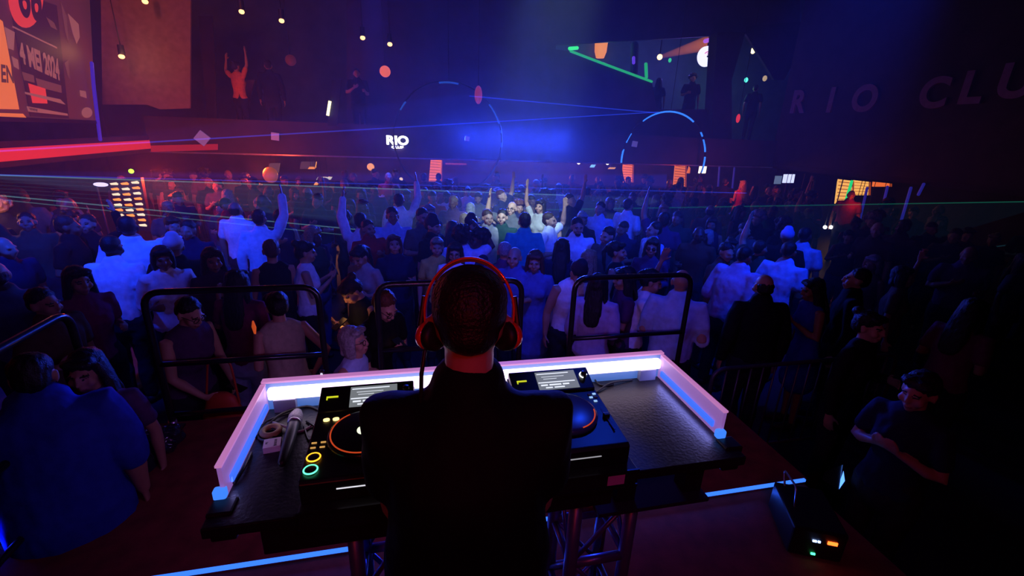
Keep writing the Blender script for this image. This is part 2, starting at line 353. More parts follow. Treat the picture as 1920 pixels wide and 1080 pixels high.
def top_mesh(p, kind, hem):
    key = (p.key, kind, hem)
    if key in CL_C: return CL_C[key]
    mb = MB(); g = .026 if kind == 'loose' else .017
    add_torso(mb, p, g, .8 if hem < .9 else .9, 1.51 if kind != 'tank' and p.sex == 'm' else (1.48 if kind != 'tank' else 1.42)); bust(mb, p, .010)
    if hem < .8: mb.loft([(0, 0, .95, .172 * p.fat + g, .125 * p.fat + g), (0, 0, .80, .19 * p.fat, .15 * p.fat), (0, 0, hem, .21 * p.fat, .18 * p.fat)], 20, side=(1, 0, 0))
    L = SLV[kind]
    for i in (0, 1):
        sh, el, wr = p.arm(i); sg = -1 if i == 0 else 1; a = .85 if p.sex == 'f' else 1.05; a *= .4 + .6 * p.fat; gg = g + (.006 if kind == 'loose' else 0)
        if L:
            inn = p.bendM(1) @ Vector((sg * .09, .005, 1.43)); pts = [tuple(inn) + (.05 + g,), tuple(sh) + (.055 * a + gg,)]
            for t in (.3, .62):
                if L >= t: pts.append(tuple(sh.lerp(el, t)) + (.050 * a + gg,))
            if L > .9: pts.append(tuple(el) + (.042 * a + gg,))
            if L > 1: pts.append(tuple(el.lerp(wr, min(.93, L - 1))) + ((.030 if L > 1.5 else .040) * a + gg,))
            mb.loft(pts, 12)
        else:
            a0 = p.bendM(1) @ Vector((sg * .085, -.045, 1.38)); a1 = p.bendM(1) @ Vector((sg * .085, .01, 1.462)); a2 = p.bendM(1) @ Vector((sg * .085, .055, 1.38))
            mb.loft([tuple(a0) + (.022,), tuple(a1) + (.024,), tuple(a2) + (.022,)], 8)
    sd = len(str(key)) * 1.7
    def disp(c, n):
        q = Vector((c.x * 9 + sd, c.y * 9, c.z * 5)); return c + n * (.010 * noise.noise(q) + .005 * noise.noise(q * 2.6))
    me = remesh(mb, max(p.vox, .0105), 6, disp, 'top'); CL_C[key] = me; return me
def low_mesh(p, kind):
    key = (p.key, 'low' + kind)
    if key in CL_C: return CL_C[key]
    mb = MB(); f = p.fat
    mb.loft([(0, 0, 1.02, .145 * f + .012, .108 * f + .012), (0, 0, .95, .172 * f + .012, .122 * f + .012), (0, 0, .86, .172 * f + .012, .122 * f + .012)], 20, side=(1, 0, 0))
    if kind == 'trousers':
        for sg in (-1, 1): mb.loft([(sg * x * (.6 + .4 * f), y, z, (r + (.014 if z > .3 else .022)) * f) for x, y, z, r in LEGS], 12)
    elif kind == 'skirt': mb.loft([(0, 0, .9, .185 * f, .135 * f), (0, 0, .5, .23 * f, .20 * f)], 20, side=(1, 0, 0))
    def disp(c, n):
        q = Vector((c.x * 9, c.y * 9 + 3, c.z * 7)); return c + n * (.008 * noise.noise(q) + .004 * noise.noise(q * 2.6))
    me = remesh(mb, max(p.vox, .0125), 1, disp, 'trousers'); CL_C[key] = me; return me
def hair_mesh(p, kind):
    key = (p.key, kind)
    if key in HAIR_C: return HAIR_C[key]
    mb = MB(); H = p.headM(); E_ = lambda c, r: mb.ell(c, r, 18, H)
    HL = lambda pts, n=12: mb.add(*(lambda t: (t.v, t.f))(MB().loft(pts, n, side=(1, 0, 0))), H)
    if kind == 'short': E_((0, .030, 1.690), (.081, .090, .080)); E_((0, .052, 1.645), (.070, .068, .072))
    elif kind == 'fade': E_((0, .022, 1.694), (.0765, .089, .070)); E_((0, .036, 1.674), (.074, .079, .070)); E_((0, .048, 1.640), (.060, .060, .052))
    elif kind == 'rim': E_((0, .040, 1.615), (.068, .070, .050)); E_((0, .034, 1.648), (.0765, .0785, .052))
    elif kind in ('bob', 'long', 'tail', 'bun', 'curly'):
        E_((0, .030, 1.690), (.086, .096, .084)); E_((0, .055, 1.645), (.080, .072, .080))
        E_((.03, -.045, 1.728), (.055, .045, .028)); E_((-.03, -.040, 1.728), (.05, .045, .028))
    if kind == 'bob':
        for sg in (-1, 1): HL([(sg * .074, .0, 1.69, .020, .05), (sg * .082, .01, 1.62, .022, .055), (sg * .076, .01, 1.55, .022, .05)])
        HL([(0, .075, 1.66, .075, .035), (0, .085, 1.56, .072, .032)])
    if kind == 'long':
        for sg in (-1, 1): HL([(sg * .074, .01, 1.69, .022, .05), (sg * .084, .018, 1.58, .026, .052), (sg * .090, .01, 1.45, .032, .045), (sg * .085, -.03, 1.32, .028, .034)])
        HL([(0, .078, 1.66, .078, .035), (0, .092, 1.54, .085, .034), (0, .11, 1.40, .092, .030), (0, .115, 1.28, .075, .024)])
    if kind == 'bun': E_((0, .115, 1.735), (.042, .042, .040))
    if kind == 'tail':
        E_((0, .115, 1.70), (.028, .030, .028)); HL([(0, .125, 1.70, .022, .022), (0, .165, 1.62, .030, .028), (0, .15, 1.48, .024, .022), (0, .13, 1.38, .012, .012)])
    if kind == 'curly':
        rnd = random.Random(5)
        for q in range(34):
            u, v = rnd.uniform(-.5, 1.2), rnd.uniform(0, 2 * math.pi); z = 1.69 + .085 * math.sin(u); rr = .10 * math.cos(u)
            if math.sin(v) < -.35 and z < 1.73: continue
            E_((rr * math.cos(v), .03 + rr * math.sin(v), z), (.035, .035, .033))
    Hi = H.inverted()
    fa = .0015 if kind == 'fade' else .006
    def disp(c, n):
        q = Hi @ c; s = Vector((q.x * 60, q.y * 60, q.z * 14)); return c + n * (fa * noise.noise(s) + fa * .5 * noise.noise(s * 2.1))
    me = remesh(mb, min(p.vox, .010), 2, disp, 'hair'); HAIR_C[key] = me; return me
def set_mats(o, ms):
    n = len(o.data.materials)
    while len(o.data.materials) < len(ms): o.data.materials.append(ms[len(o.data.materials)])
    for i, m in enumerate(ms): o.material_slots[i].link = 'OBJECT'; o.material_slots[i].material = m
PLACED = []
def person(pos, face, h, label, pose, hair='short', hcol='brown', skin='light', top=('tee', 'black', (.02, .02, .025)), hem=.9, low=('trousers', 'dark', (.02, .02, .03)), group=None, cap=None, glasses=False, base=FLOOR, extra=None):
    """pos: where the head stands over the ground; face: 0 looks at the lens, 90 to the picture's right, 180 away"""
    s = h / 1.765; B = pose.headM() @ Vector((0, 0, 1.66))
    view = math.atan2(pos.x, pos.y)                       # direction from the lens
    rz = -view + R(face)
    off = Matrix.Rotation(rz, 3, 'Z') @ Vector((B.x * s, B.y * s, 0))
    o = link('person', body(pose), None, loc=(pos.x - off.x, pos.y - off.y, base), rz=rz); o.scale = (s, s, s)
    set_mats(o, [skin_mat(skin), m_lip, hair_mat(hcol), m_eye]); tag(o, label, 'person', group)
    if hair: hr = link('hair', hair_mesh(pose, hair), None, o); set_mats(hr, [hair_mat(hcol)])
    if top:
        t = link({'tee': 'tee_shirt', 'tank': 'sleeveless_top', 'long': 'long_sleeved_shirt', 'loose': 'loose_shirt'}[top[0]] if hem > .7 else 'dress', top_mesh(pose, top[0], hem), None, o)
        set_mats(t, [cloth_mat(top[1], top[2])])
    if low: t = link(low[0], low_mesh(pose, low[0]), None, o); set_mats(t, [cloth_mat(low[1], low[2])])
    sh = MB()
    for sg in (-1, 1):
        sh = MB(); sh.loft([(sg * .09, .045, .045, .042, .045), (sg * .095, -.06, .040, .047, .040), (sg * .10, -.165, .032, .042, .032)], 12)
        key = 'shoe%d' % sg
        if key not in CL_C: CL_C[key] = sh.mesh('shoe', True); CL_C[key].materials.append(mat('dark shoe', (.02, .018, .018), .6))
        link('shoe', CL_C[key], None, o)
    H = pose.headM()
    if cap:
        c = MB(); c.add(*(lambda t: (t.v, t.f))(MB().loft([(0, .022, 1.685, .088, .100), (0, .022, 1.72, .082, .094), (0, .022, 1.752, .060, .070)], 18, side=(1, 0, 0))), H)
        if cap[0] == 'brim': c.ell((0, -.105, 1.690), (.062, .055, .007), 14, H)
        q = link('cap', c.mesh('cap', True), mat('cap ' + cap[1], cap[2], .8), o)
    if glasses:
        g = MB(); m_g = mat('spectacle frame', (.015, .012, .012), .3)
        for sg in (-1, 1):
            M = H @ Matrix.Translation((sg * .032, -.098, 1.644)) @ Matrix.Rotation(R(90), 4, 'X')
            g.torus((0, 0, 0), .021, .0028, 18, 6, M)
            g.add(*(lambda t: (t.v, t.f))(MB().cyl((sg * .052, -.095, 1.648), (sg * .082, .01, 1.642), .0025, None, 6)), H)
        g.add(*(lambda t: (t.v, t.f))(MB().cyl((-.012, -.100, 1.648), (.012, -.100, 1.648), .0025, None, 6)), H)
        if glasses == 'sun':
            g.mi = 0
            for sg in (-1, 1): g.ell((sg * .032, -.097, 1.644), (.021, .003, .019), 12, H)
        q = link('sunglasses' if glasses == 'sun' else 'spectacles', g.mesh('glasses', True), mat('dark red tinted lens', (.08, .01, .012), .15) if glasses == 'sun' else m_g, o)
    if extra: extra(o, pose)
    PLACED.append(o.location.copy()); return o
def hand_at(o, pose, i):                 # world position, direction of a palm
    sh, el, wr = pose.arm(i); d = (wr - el).normalized(); M = Matrix.Translation(o.location) @ Matrix.Rotation(o.rotation_euler.z, 4, 'Z') @ Matrix.Scale(o.scale.x, 4)
    return M @ (wr + d * .075), (M.to_3x3() @ d).normalized(), M
# ================================================================== DJ AND HEADPHONES
pdj = Pose('m', ('deck', 'deck'), 5, 0, 12, 0, 0, .0065, 1.08, .80)
dj = person(W(.118, .885), 180, 1.845, 'person working the mixing desk, seen from behind, black tee shirt, short dark hair', pdj, 'fade', 'black', 'light',
            ('tee', 'dj black', (.004, .004, .005)), .86, ('trousers', 'black', (.008, .008, .010)), base=-.05)
DM = Matrix.Translation(dj.location) @ Matrix.Rotation(dj.rotation_euler.z, 4, 'Z') @ Matrix.Scale(dj.scale.x, 4) @ pdj.headM()
hp = thing('headphones', 'red and black over-ear headphones worn by the person at the mixing desk', 'headphones')
hp.matrix_world = DM
m_red = mat('glossy red plastic', (.75, .035, .015), .3, .05, 20, coat=.4)
mb = MB(); pts = []
for i in range(25):
    t = R(-12 + 204 * i / 24); x, z = .106 * math.cos(t), 1.672 + .103 * math.sin(t)
    wd = .011 if 4 < i < 20 else .009
    pts.append((x, .012, z, wd, .0045))
vs = MB()
for k in range(len(pts) - 1): pass
# a flat sprung band: cross-section wide front to back, thin outward
prof = [(-.013, -.003), (.013, -.003), (.013, .003), (-.013, .003)]
vv, ff = [], []
for i in range(37):
    t = R(-14 + 208 * i / 36)
    for dy, dr in prof:
        q = 1 + dr / .105; vv.append((.088 * q * math.cos(t), .008 + dy, 1.668 + .107 * q * math.sin(t)))
for i in range(36):
    for j in range(4): ff.append((i * 4 + j, i * 4 + (j + 1) % 4, i * 4 + 4 + (j + 1) % 4, i * 4 + 4 + j))
ff += [(3, 2, 1, 0), (144, 145, 146, 147)]
part('headband', MB().add(vv, ff), m_red, hp, bevel=.002)
vv2 = [((x) * .965, y * 1.0, 1.668 + (z - 1.668) * .965) for x, y, z in vv[36:-36]]
n2 = len(vv2) // 4; ff2 = [(i * 4 + j, i * 4 + (j + 1) % 4, i * 4 + 4 + (j + 1) % 4, i * 4 + 4 + j) for i in range(n2 - 1) for j in range(4)] + [(3, 2, 1, 0), tuple(len(vv2) - 4 + k for k in range(4))]
part('headband_padding', MB().add(vv2, ff2), m_blackp, hp, label='black padding inside the red band')
for sg in (-1, 1):
    T = Matrix.Translation((sg * .073, .016, 1.622)) @ Matrix.Rotation(R(-24 * sg), 4, 'Z') @ Matrix.Scale(.82, 4) @ Matrix.Rotation(R(90 * sg), 4, 'Y') @ Matrix.Rotation(R(6), 4, 'X')
    c = MB(); c.add(*(lambda t: (t.v, t.f))(MB().loft([(0, 0, .004, .034, .042), (0, 0, .012, .036, .044), (0, 0, .022, .031, .039), (0, 0, .029, .022, .029)], 28, flat=True)), T)
    cup = part('ear_cup', c, m_red, hp, True)
    c = MB(); c.add(*(lambda t: (t.v, t.f))(MB().loft([(0, 0, -.020, .030, .038), (0, 0, -.014, .037, .046), (0, 0, .0, .038, .047), (0, 0, .005, .034, .042)], 28, flat=True)), T)
    part('ear_cushion', c, mat('black leatherette', (.012, .011, .012), .5), cup, True)
    c = MB(); c.cyl((sg * .089, .012, 1.70), (sg * .096, .014, 1.640), .005, .007, 10); c.cyl((sg * .097, -.010, 1.625), (sg * .096, .035, 1.622), .006)
    part('hinge', c, m_blackp, cup)
    c = MB(); c.torus((0, 0, .0285), .017, .002, 24, 6, T); part('trim_ring', c, mat('silver trim', (.7, .7, .75), .25, metal=1), cup, True)
c = MB(); cp = [(sgx, y, z, .0042) for sgx, y, z in [(.086, .03, 1.595), (.092, .04, 1.55), (.095, .02, 1.48), (.085, -.06, 1.42), (.085, -.14, 1.36), (.09, -.20, 1.25)]]
c.loft(cp, 10); part('cable', c, m_blackp, hp, True)
# ================================================================== BOOTH
TZ = 1.03
m_acr = mat('white acrylic board', (.80, .74, .82), .35, .03, 10)
def glow(name, base, col, s, rough=.35):
    if name in MATS: return MATS[name]
    m = mat(name, base, rough, .03, 10); b = m.node_tree.nodes['Principled BSDF']
    b.inputs['Emission Color'].default_value = tuple(col) + (1,); b.inputs['Emission Strength'].default_value = s; return m
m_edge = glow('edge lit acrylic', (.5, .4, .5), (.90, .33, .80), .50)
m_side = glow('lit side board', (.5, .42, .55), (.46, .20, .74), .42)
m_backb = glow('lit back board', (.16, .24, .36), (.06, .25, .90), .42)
m_tube = em('white pink light tube', (1.0, .74, 1.0), 2.6)
m_streak = em('blue reflection streak', (.05, .17, 1.0), .95)
bt = thing('dj_table', 'black mixing desk table framed on three sides by glowing white boards', 'table', W(.265, 1.39, 0), SA)
m_top = mat('black table laminate', (.014, .012, .018), .40, .35, 5, bump=.15, bscale=90)
mb = MB().box(-.83, .83, -.325, .245, TZ - .035, TZ); part('tabletop', mb, m_top, bt, bevel=.004)
mb = MB().box(-.70, .36, -.300, .18, TZ - .145, TZ - .036); part('under_box', mb, m_blackp, bt, bevel=.004)
mb = MB().box(.32, .74, -.30, .10, TZ - .20, TZ - .185); sh_ = part('lower_shelf', mb, mat('blue sheen black panel', (.03, .03, .05), .3), bt, bevel=.002)
for x in (.40, .66): mb = MB().box(x, x + .07, -.26, -.20, TZ - .185, TZ - .036); part('shelf_bracket', mb, m_blackp, bt)
mb = MB().box(-.805, .805, .222, .236, TZ, TZ + .112); bb = part('back_board', mb, m_backb, bt, label='glowing blue white board at the back')
part('top_edge', MB().box(-.812, .812, .216, .242, TZ + .112, TZ + .120), m_edge, bb)
part('light_tube', MB().box(-.79, .79, .188, .220, TZ + .055, TZ + .098), m_tube, bb, bevel=.008, label='white hot light tube')
for sg, nm in ((-1, 'l'), (1, 'r')):
    x0, x1 = (-.812, -.800) if sg < 0 else (.800, .812)
    s_ = part('side_board', MB().box(x0, x1, -.215, .222, TZ, TZ + .104), m_side, bt, label='pink and blue glowing side board')
    part('top_edge', MB().box(x0 - .003, x1 + .003, -.217, .216, TZ + .104, TZ + .111), m_edge, s_)
    xi = x1 + .0 if sg < 0 else x0 - .010
    part('reflection_streak', MB().box(xi, xi + .010, -.18, .19, TZ + .020, TZ + .046), m_streak, s_, bevel=.003)  # glowing strip stands in for the blue reflection on the board
    part('end_block', MB().box(x0 - .018, x1 + .004, -.232, -.206, TZ + .004, TZ + .036), em('cyan end block', (.05, .24, 1.0), 1.0), s_, bevel=.006)
    part('clamp', MB().box(x0 - .02, x1 + .035, -.285, -.222, TZ - .09, TZ + .008), m_blackp, bt, bevel=.006)
for x in (-.775, .70): part('corner_block', MB().box(x, x + .075, .196, .221, TZ, TZ + .050), mat('grey blue block', (.25, .28, .38), .5), bt)
def truss(a0, a1, b0, b1, z0, z1, label):
    t = thing('truss_stand', label, 'truss', W((a0 + a1) / 2, (b0 + b1) / 2, z0), SA, 'trusses under the mixing desk')
    x, y = (a1 - a0) / 2 - .025, (b1 - b0) / 2 - .025; H_ = z1 - z0
    mt = mat('truss tube blue spill', (.20, .20, .42), .35, .1, 20, metal=.6)  # bluish base colour stands in for blue light spilling on the truss
    for sx in (-1, 1):
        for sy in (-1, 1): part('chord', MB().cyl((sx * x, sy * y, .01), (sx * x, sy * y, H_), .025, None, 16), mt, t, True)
    c = MB(); n = 3
    for k in range(n):
        za, zb = .03 + k * (H_ - .06) / n, .03 + (k + 1) * (H_ - .06) / n; f = 1 if k % 2 else -1
        for s in (-1, 1):
            c.cyl((f * x, s * y, za), (-f * x, s * y, zb), .009); c.cyl((s * x, f * y, za), (s * x, -f * y, zb), .009)
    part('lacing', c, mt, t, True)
    for k in range(n + 1):
        z = .04 + k * (H_ - .08) / n
        c = MB()
        for s in (-1, 1): c.cyl((-x, s * y, z), (x, s * y, z), .018); c.cyl((s * x, -y, z), (s * x, y, z), .014)
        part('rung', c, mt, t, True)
    part('base_plate', MB().box(-x - .03, x + .03, -y - .03, y + .03, 0, .01), m_black, t)
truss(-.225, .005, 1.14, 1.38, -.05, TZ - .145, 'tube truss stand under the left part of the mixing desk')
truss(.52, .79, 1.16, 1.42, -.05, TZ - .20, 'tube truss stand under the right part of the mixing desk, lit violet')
# flight case base under the players
fc = thing('flight_case_base', 'low black flight case base carrying the two players and the mixer', 'case', W(.172, 1.225, TZ), SA)
part('body', MB().box(-.482, .482, -.215, .205, 0, .062), mat('black case laminate', (.014, .013, .016), .5), fc, bevel=.004)
part('edge_rail', MB().box(-.485, .485, -.219, -.213, .052, .064).box(-.485, .485, -.219, -.213, 0, .008), mat('dark rail', (.06, .06, .07), .3, metal=.8), fc)
stk = part('sticker', MB().box(.385, .440, -.2165, -.2148, .014, .050), mat('pink white sticker', (.75, .35, .6), .6), fc, label='pink and white sticker')
# ---- players
m_body = mat('player body', (.012, .012, .014), .35, .15, 40)
def media_player(a, label, lit):
    z0 = TZ + .062
    t = thing('media_player', label, 'media player', W(a - .008, 1.24, z0), SA, 'media players on the mixing desk')
    mb = MB(); mb.prism([(-.200, 0), (.195, 0), (.195, .095), (.10, .088), (-.190, .070), (-.200, .062)], -.152, .152, Matrix(((0, 0, 1, 0), (1, 0, 0, 0), (0, 1, 0, 0), (0, 0, 0, 1))))
    part('body', mb, m_body, t, bevel=.003)
    part('edge_trim', MB().box(-.1535, -.1515, -.19, .19, .066, .069), m_steel, t)
    def onz(y): return .070 + (y + .190) * .018 / .29
    # raised tilted display housing
    M = Matrix.Translation((0, .135, .100)) @ Matrix.Rotation(R(18), 4, 'X')
    hs = part('display_housing', MB().box(-.150, .150, -.052, .052, -.012, .012, M), m_body, t, bevel=.004)
    scx = (-.055, .095)
    sc_ = part('display', MB().box(scx[0], scx[1], -.043, .040, .0125, .0138, M), em('player display' + lit, (.30, .33, .36), .55), hs, label='lit display with track lines')
    lines = MB()
    for k, (yy, xa, xb, hh) in enumerate([(.030, -.05, .07, .0035), (.016, -.035, .05, .0014), (.006, -.03, .02, .0014), (-.010, -.052, .085, .004), (-.022, -.045, -.02, .006), (-.022, -.014, .03, .006), (-.022, .036, .06, .006), (-.034, -.03, -.005, .005), (-.034, .002, .04, .005)]):
        lines.box(xa, xb, yy - hh / 2, yy + hh / 2, .0139, .0145, M)
    part('track_lines', lines, em('display text', (.8, .85, .95), 1.1), sc_)
    part('usb_light', MB().box(-.128, -.092, .002, .008, .0125, .0142, M).box(-.128, -.124, -.006, .008, .0125, .0142, M), em('yellow indicator', (.7, .75, .02), .9), hs)
    part('selector_knob', MB().cyl(M @ Vector((.124, .01, .012)), M @ Vector((.124, .01, .030)), .011, .010, 20), m_blackp, hs, True)
    kr = MB().torus((.124, .01, .016), .0135, .0022, 28, 6, M, 0 if lit == 'r' else 0, math.pi * (1.4 if lit == 'r' else .01)) if lit == 'r' else None
    if kr: part('knob_ring', kr, em('white ring light', (.9, .95, 1), 2.2), hs, True)
    # jog wheel
    jy = -.035; jz = onz(jy); J = Matrix.Translation((0.0, jy, jz)) @ Matrix.Rotation(R(3.5), 4, 'X')
    AD = lambda l: (l.v, l.f)
    jw = MB(); jw.add(*AD(MB().loft([(0, 0, 0, .104), (0, 0, .010, .104), (0, 0, .016, .098), (0, 0, .018, .090), (0, 0, .019, .02)], 56, flat=True)), J)
    w_ = part('jog_wheel', jw, mat('jog wheel ' + lit, (.02, .02, .025) if lit == 'l' else (.05, .09, .22), .25), t, True)  # right wheel has the blue light put into its base colour
    part('jog_ring', MB().torus((0, 0, .0175), .093, .0022, 64, 6, J, R(120) if lit == 'l' else R(-75), R(310) if lit == 'l' else R(-5)), em('red ring light', (.9, .09, .02), .55), w_, True)
    part('jog_display', MB().add(*AD(MB().loft([(0, 0, .018, .019), (0, 0, .0205, .019)], 28, flat=True)), J), em('jog centre light', (.85, .9, .65), 1.3), w_, True)
    # play and cue
    for k, (y, colr) in enumerate([(-.158, (.10, .95, .45)), (-.112, (1.0, .42, .02))]):
        P_ = Matrix.Translation((-.128, y, onz(y))); bn = MB(); bn.add(*AD(MB().loft([(0, 0, 0, .0165), (0, 0, .005, .0165), (0, 0, .006, .012)], 28, flat=True)), P_)
        b_ = part('play_button' if k == 0 else 'cue_button', bn, m_blackp, t, True)
        part('ring_light', MB().torus((0, 0, .0045), .0175, .0022, 32, 6, P_), em('ring %d' % k, colr, 2.2), b_, True)
    for y in (-.070, -.050):
        for x in (-.137, -.112): part('pad_button', MB().box(x - .007, x + .007, y - .002, y + .002, onz(y), onz(y) + .003), em('amber pad', (.85, .45, .12), .7), t)
    for x in (-.118, -.090): part('loop_button', MB().add(*AD(MB().loft([(0, 0, 0, .0095, .007), (0, 0, .004, .0095, .007)], 20, flat=True)), Matrix.Translation((x, .050, onz(.05)))), em('yellow button light', (1.0, .72, .22), 2.4), t, True)
    # tempo slider on the right
    sl = part('tempo_slider', MB().box(.126, .132, -.135, .0, onz(-.06), onz(-.06) + .0025), mat('slider slot', (.05, .08, .2), .3), t)
    part('slider_cap', MB().box(.119, .139, -.075, -.060, onz(-.06) + .001, onz(-.06) + .014), m_blackp, sl, bevel=.002)
    for k, (x, y) in enumerate([(.118, .058), (.136, .058), (.118, .040), (.136, .040), (.126, .018)]):
        part('mode_button', MB().box(x - .006, x + .006, y - .004, y + .004, onz(y), onz(y) + .004), em('cool button light', (.35, .6, 1.0), .9) if k in (1, 2, 4) and lit == 'r' else mat('grey button', (.2, .2, .22), .4), t, bevel=.001)
    part('slot', MB().box(-.06, .06, -.2015, -.1995, .038, .041), em('slot light ' + lit, (.9, .9, 1), .9 if lit == 'l' else .35), t)
    return t
media_player(-.146, 'black media player on the left with lit display, amber and green ring buttons', 'l')
media_player(.490, 'black media player on the right lit blue, with a pale ring round its knob', 'r')
mx = thing('dj_mixer', 'black mixer between the two players, hidden behind the person', 'mixer', W(.172, 1.225, TZ + .062), SA)
part('body', MB().box(-.158, .158, -.19, .19, 0, .085), m_body, mx, bevel=.004)
for i in range(4):
    for j in range(5): part('knob', MB().cyl((-.10 + i * .06, -.02 + j * .042, .085), (-.10 + i * .06, -.02 + j * .042, .100), .008, .007, 14), m_blackp, mx, True)
    part('fader', MB().box(-.107 + i * .06, -.093 + i * .06, -.09, -.075, .085, .100), mat('pale fader', (.6, .6, .6), .4), mx)
part('crossfader', MB().box(-.01, .01, -.160, -.145, .085, .100), mat('pale fader', (.6, .6, .6), .4), mx)
# ---- small things on the table, left of the player
def S2(v): return Vector(ST(v))
def tt(name, label, cat, px, py, z, rz=0.0): p = atz(px, py, z); return thing(name, label, cat, (p.x, p.y, z), rz)
mic = tt('microphone', 'black hand microphone with grey mesh head lying on the desk left of the player', 'microphone', 541, 835, TZ, 0)
p0 = atz(529, 868, TZ + .02); p1 = atz(553, 788, TZ + .030); d = (p1 - p0).normalized()
p0 -= mic.location; p1 -= mic.location
L_ = (p1 - p0).length
part('handle', MB().loft([tuple(p0 + d * (L_ * t)) + (r,) for t, r in [(0, .013), (.25, .0165), (.6, .0185), (.9, .019)]], 18), m_blackp, mic, True)
part('mesh_head', MB().loft([tuple(p0 + d * (L_ * t)) + (r,) for t, r in [(.93, .020), (1.0, .0245), (1.10, .0245), (1.19, .018)]], 20), mat('microphone mesh', (.42, .40, .44), .45, .3, 300, metal=.7, bump=.9, bscale=900), mic, True)
part('collar', MB().loft([tuple(p0 + d * (L_ * t)) + (.0225,) for t in (.92, .95)], 20, flat=True), m_steel, mic, True)
bx = tt('small_box', 'small white cardboard box with dark lettering bars on the desk corner', 'box', 512, 840, TZ, R(22))
bx_b = part('body', MB().box(-.026, .026, -.024, .024, 0, .022), mat('white card', (.78, .76, .80), .6), bx, bevel=.001)
bl = MB()
for k in range(6): bl.box(.006, .014, -.018 + k * .006, -.0145 + k * .006, .022, .0224)
bl.box(-.020, -.012, .004, .006, .022, .0224); bl.box(-.020, -.014, -.003, .001, .022, .0224); bl.box(.004, .016, -.020, -.019, .022, .0224)
part('printed_marks', bl, mat('dark print', (.03, .03, .04), .6), bx)
ad = tt('power_adapter', 'white power adapter block in the back left corner of the desk', 'adapter', 541, 757, TZ, R(30))
part('body', MB().box(-.034, .034, -.013, .013, 0, .024), mat('white plastic', (.8, .78, .82), .4), ad, bevel=.004)
part('lead', MB().loft([(-.034, 0, .012, .003), (-.055, -.008, .010, .003), (-.07, .004, .006, .003), (-.062, .02, .004, .003), (-.045, .024, .004, .003)], 8), mat('white plastic', (.8, .78, .82), .4), ad, True)
us = tt('antenna_stick', 'black stick with a pale tip standing at the left rear corner of the left player', 'antenna', 610, 752, TZ, 0)
part('body', MB().box(-.008, .008, -.006, .006, 0, .135), m_blackp, us, bevel=.003); part('tip_light', MB().cyl((0, -.007, .122), (0, -.0045, .122), .005), em('tip light', (.8, .85, 1), .8), us)
rnd = random.Random(3)
for k, (path, r, lb) in enumerate([([(500, 800), (530, 775), (575, 762), (600, 770)], .005, 'black cable arching behind the microphone head'), ([(480, 820), (500, 800), (520, 812), (500, 826), (484, 818), (500, 790), (560, 770)], .004, 'black cable coiled beside the small white box'),
        ([(560, 748), (585, 752), (600, 745), (640, 722), (700, 712)], .004, 'black cable running along the back board behind the left player'), ([(470, 850), (455, 880), (440, 905)], .006, 'thick black cable running to the front left end of the desk'),
        ([(505, 790), (535, 800), (560, 810), (590, 795)], .0045, 'grey cable lying across the desk by the microphone'), ([(575, 790), (595, 805), (580, 826), (570, 800)], .004, 'short black cable loop between the microphone and the left player'),
        ([(1120, 735), (1145, 718), (1185, 712)], .004, 'thin black cable on the empty right part of the desk'), ([(1075, 690), (1100, 694), (1125, 722), (1150, 720)], .004, 'black cable behind the right player')]):
    mb = MB(); q = [atz(x, y, TZ + r + (.010 * (i % 2) if 0 < i < len(path) - 1 else 0)) for i, (x, y) in enumerate(path)]
    qq = []
    for i in range(len(q) - 1):
        a, b, c_, d_ = q[max(i - 1, 0)], q[i], q[i + 1], q[min(i + 2, len(q) - 1)]
        for t in (0, .25, .5, .75): qq.append(.5 * ((2 * b) + (c_ - a) * t + (2 * a - 5 * b + 4 * c_ - d_) * t * t + (3 * b - a - 3 * c_ + d_) * t ** 3))
    qq.append(q[-1]); mb.loft([tuple(v) + (r,) for v in qq], 8)
    tag(link('cable', mb.mesh('cable', True), m_blackp if k != 4 else mat('grey cable', (.3, .28, .3), .5)), lb, 'cable')
tag(link('tape_roll', MB().torus(tuple(atz(508, 808, TZ + .012)), .026, .010, 32, 8).mesh('tape_roll', True), mat('tan tape', (.35, .22, .10), .6)), 'tan roll of tape among the cables on the left of the desk', 'tape')
# ================================================================== RAILS
m_rail = mat('black painted tube', (.015, .014, .018), .28, .2, 20, coat=.3)
def rounded(pts, rad, n=6):
    out = [Vector(pts[0])]
    for i in range(1, len(pts) - 1):
        a, b, c = Vector(pts[i - 1]), Vector(pts[i]), Vector(pts[i + 1]); u = (a - b).normalized() * rad; v = (c - b).normalized() * rad
        for k in range(n + 1):
            t = k / n; out.append((b + u) * (1 - t) ** 2 + b * 2 * t * (1 - t) + (b + v) * t * t)
    out.append(Vector(pts[-1])); return out
def guard_rail(a0, b0, a1, b1, z, h, label, mid=.5, base=0):
    t = thing('guard_rail', label, 'railing', W(a0, b0, base), SA + math.atan2(b1 - b0, a1 - a0), 'black tube guard rails round the stage')
    L = math.hypot(a1 - a0, b1 - b0)
    part('hoop', MB().loft([tuple(v) + (.021,) for v in rounded([(0, 0, .01), (0, 0, h), (L, 0, h), (L, 0, .01)], .11)], 14), m_rail, t, True)
    part('middle_bar', MB().cyl((0, 0, h * mid), (L, 0, h * mid), .019, None, 14), m_rail, t, True)
    part('lower_bar', MB().cyl((0, 0, .12), (L, 0, .12), .017, None, 14), m_rail, t, True)
    for x in (0, L):
        part('foot_plate', MB().box(x - .05, x + .05, -.05, .05, 0, .012), m_black, t)
        part('collar', MB().cyl((x, 0, .012), (x, 0, .075), .026, None, 14), m_steel, t, True)
guard_rail(-1.64, 3.09, -.615, 3.09, 1, 1.01, 'black hoop guard rail at the stage front, left of the person at the desk')
guard_rail(-.235, 3.09, .80, 3.09, 1, 1.01, 'black hoop guard rail partly hidden behind the head with the headphones')
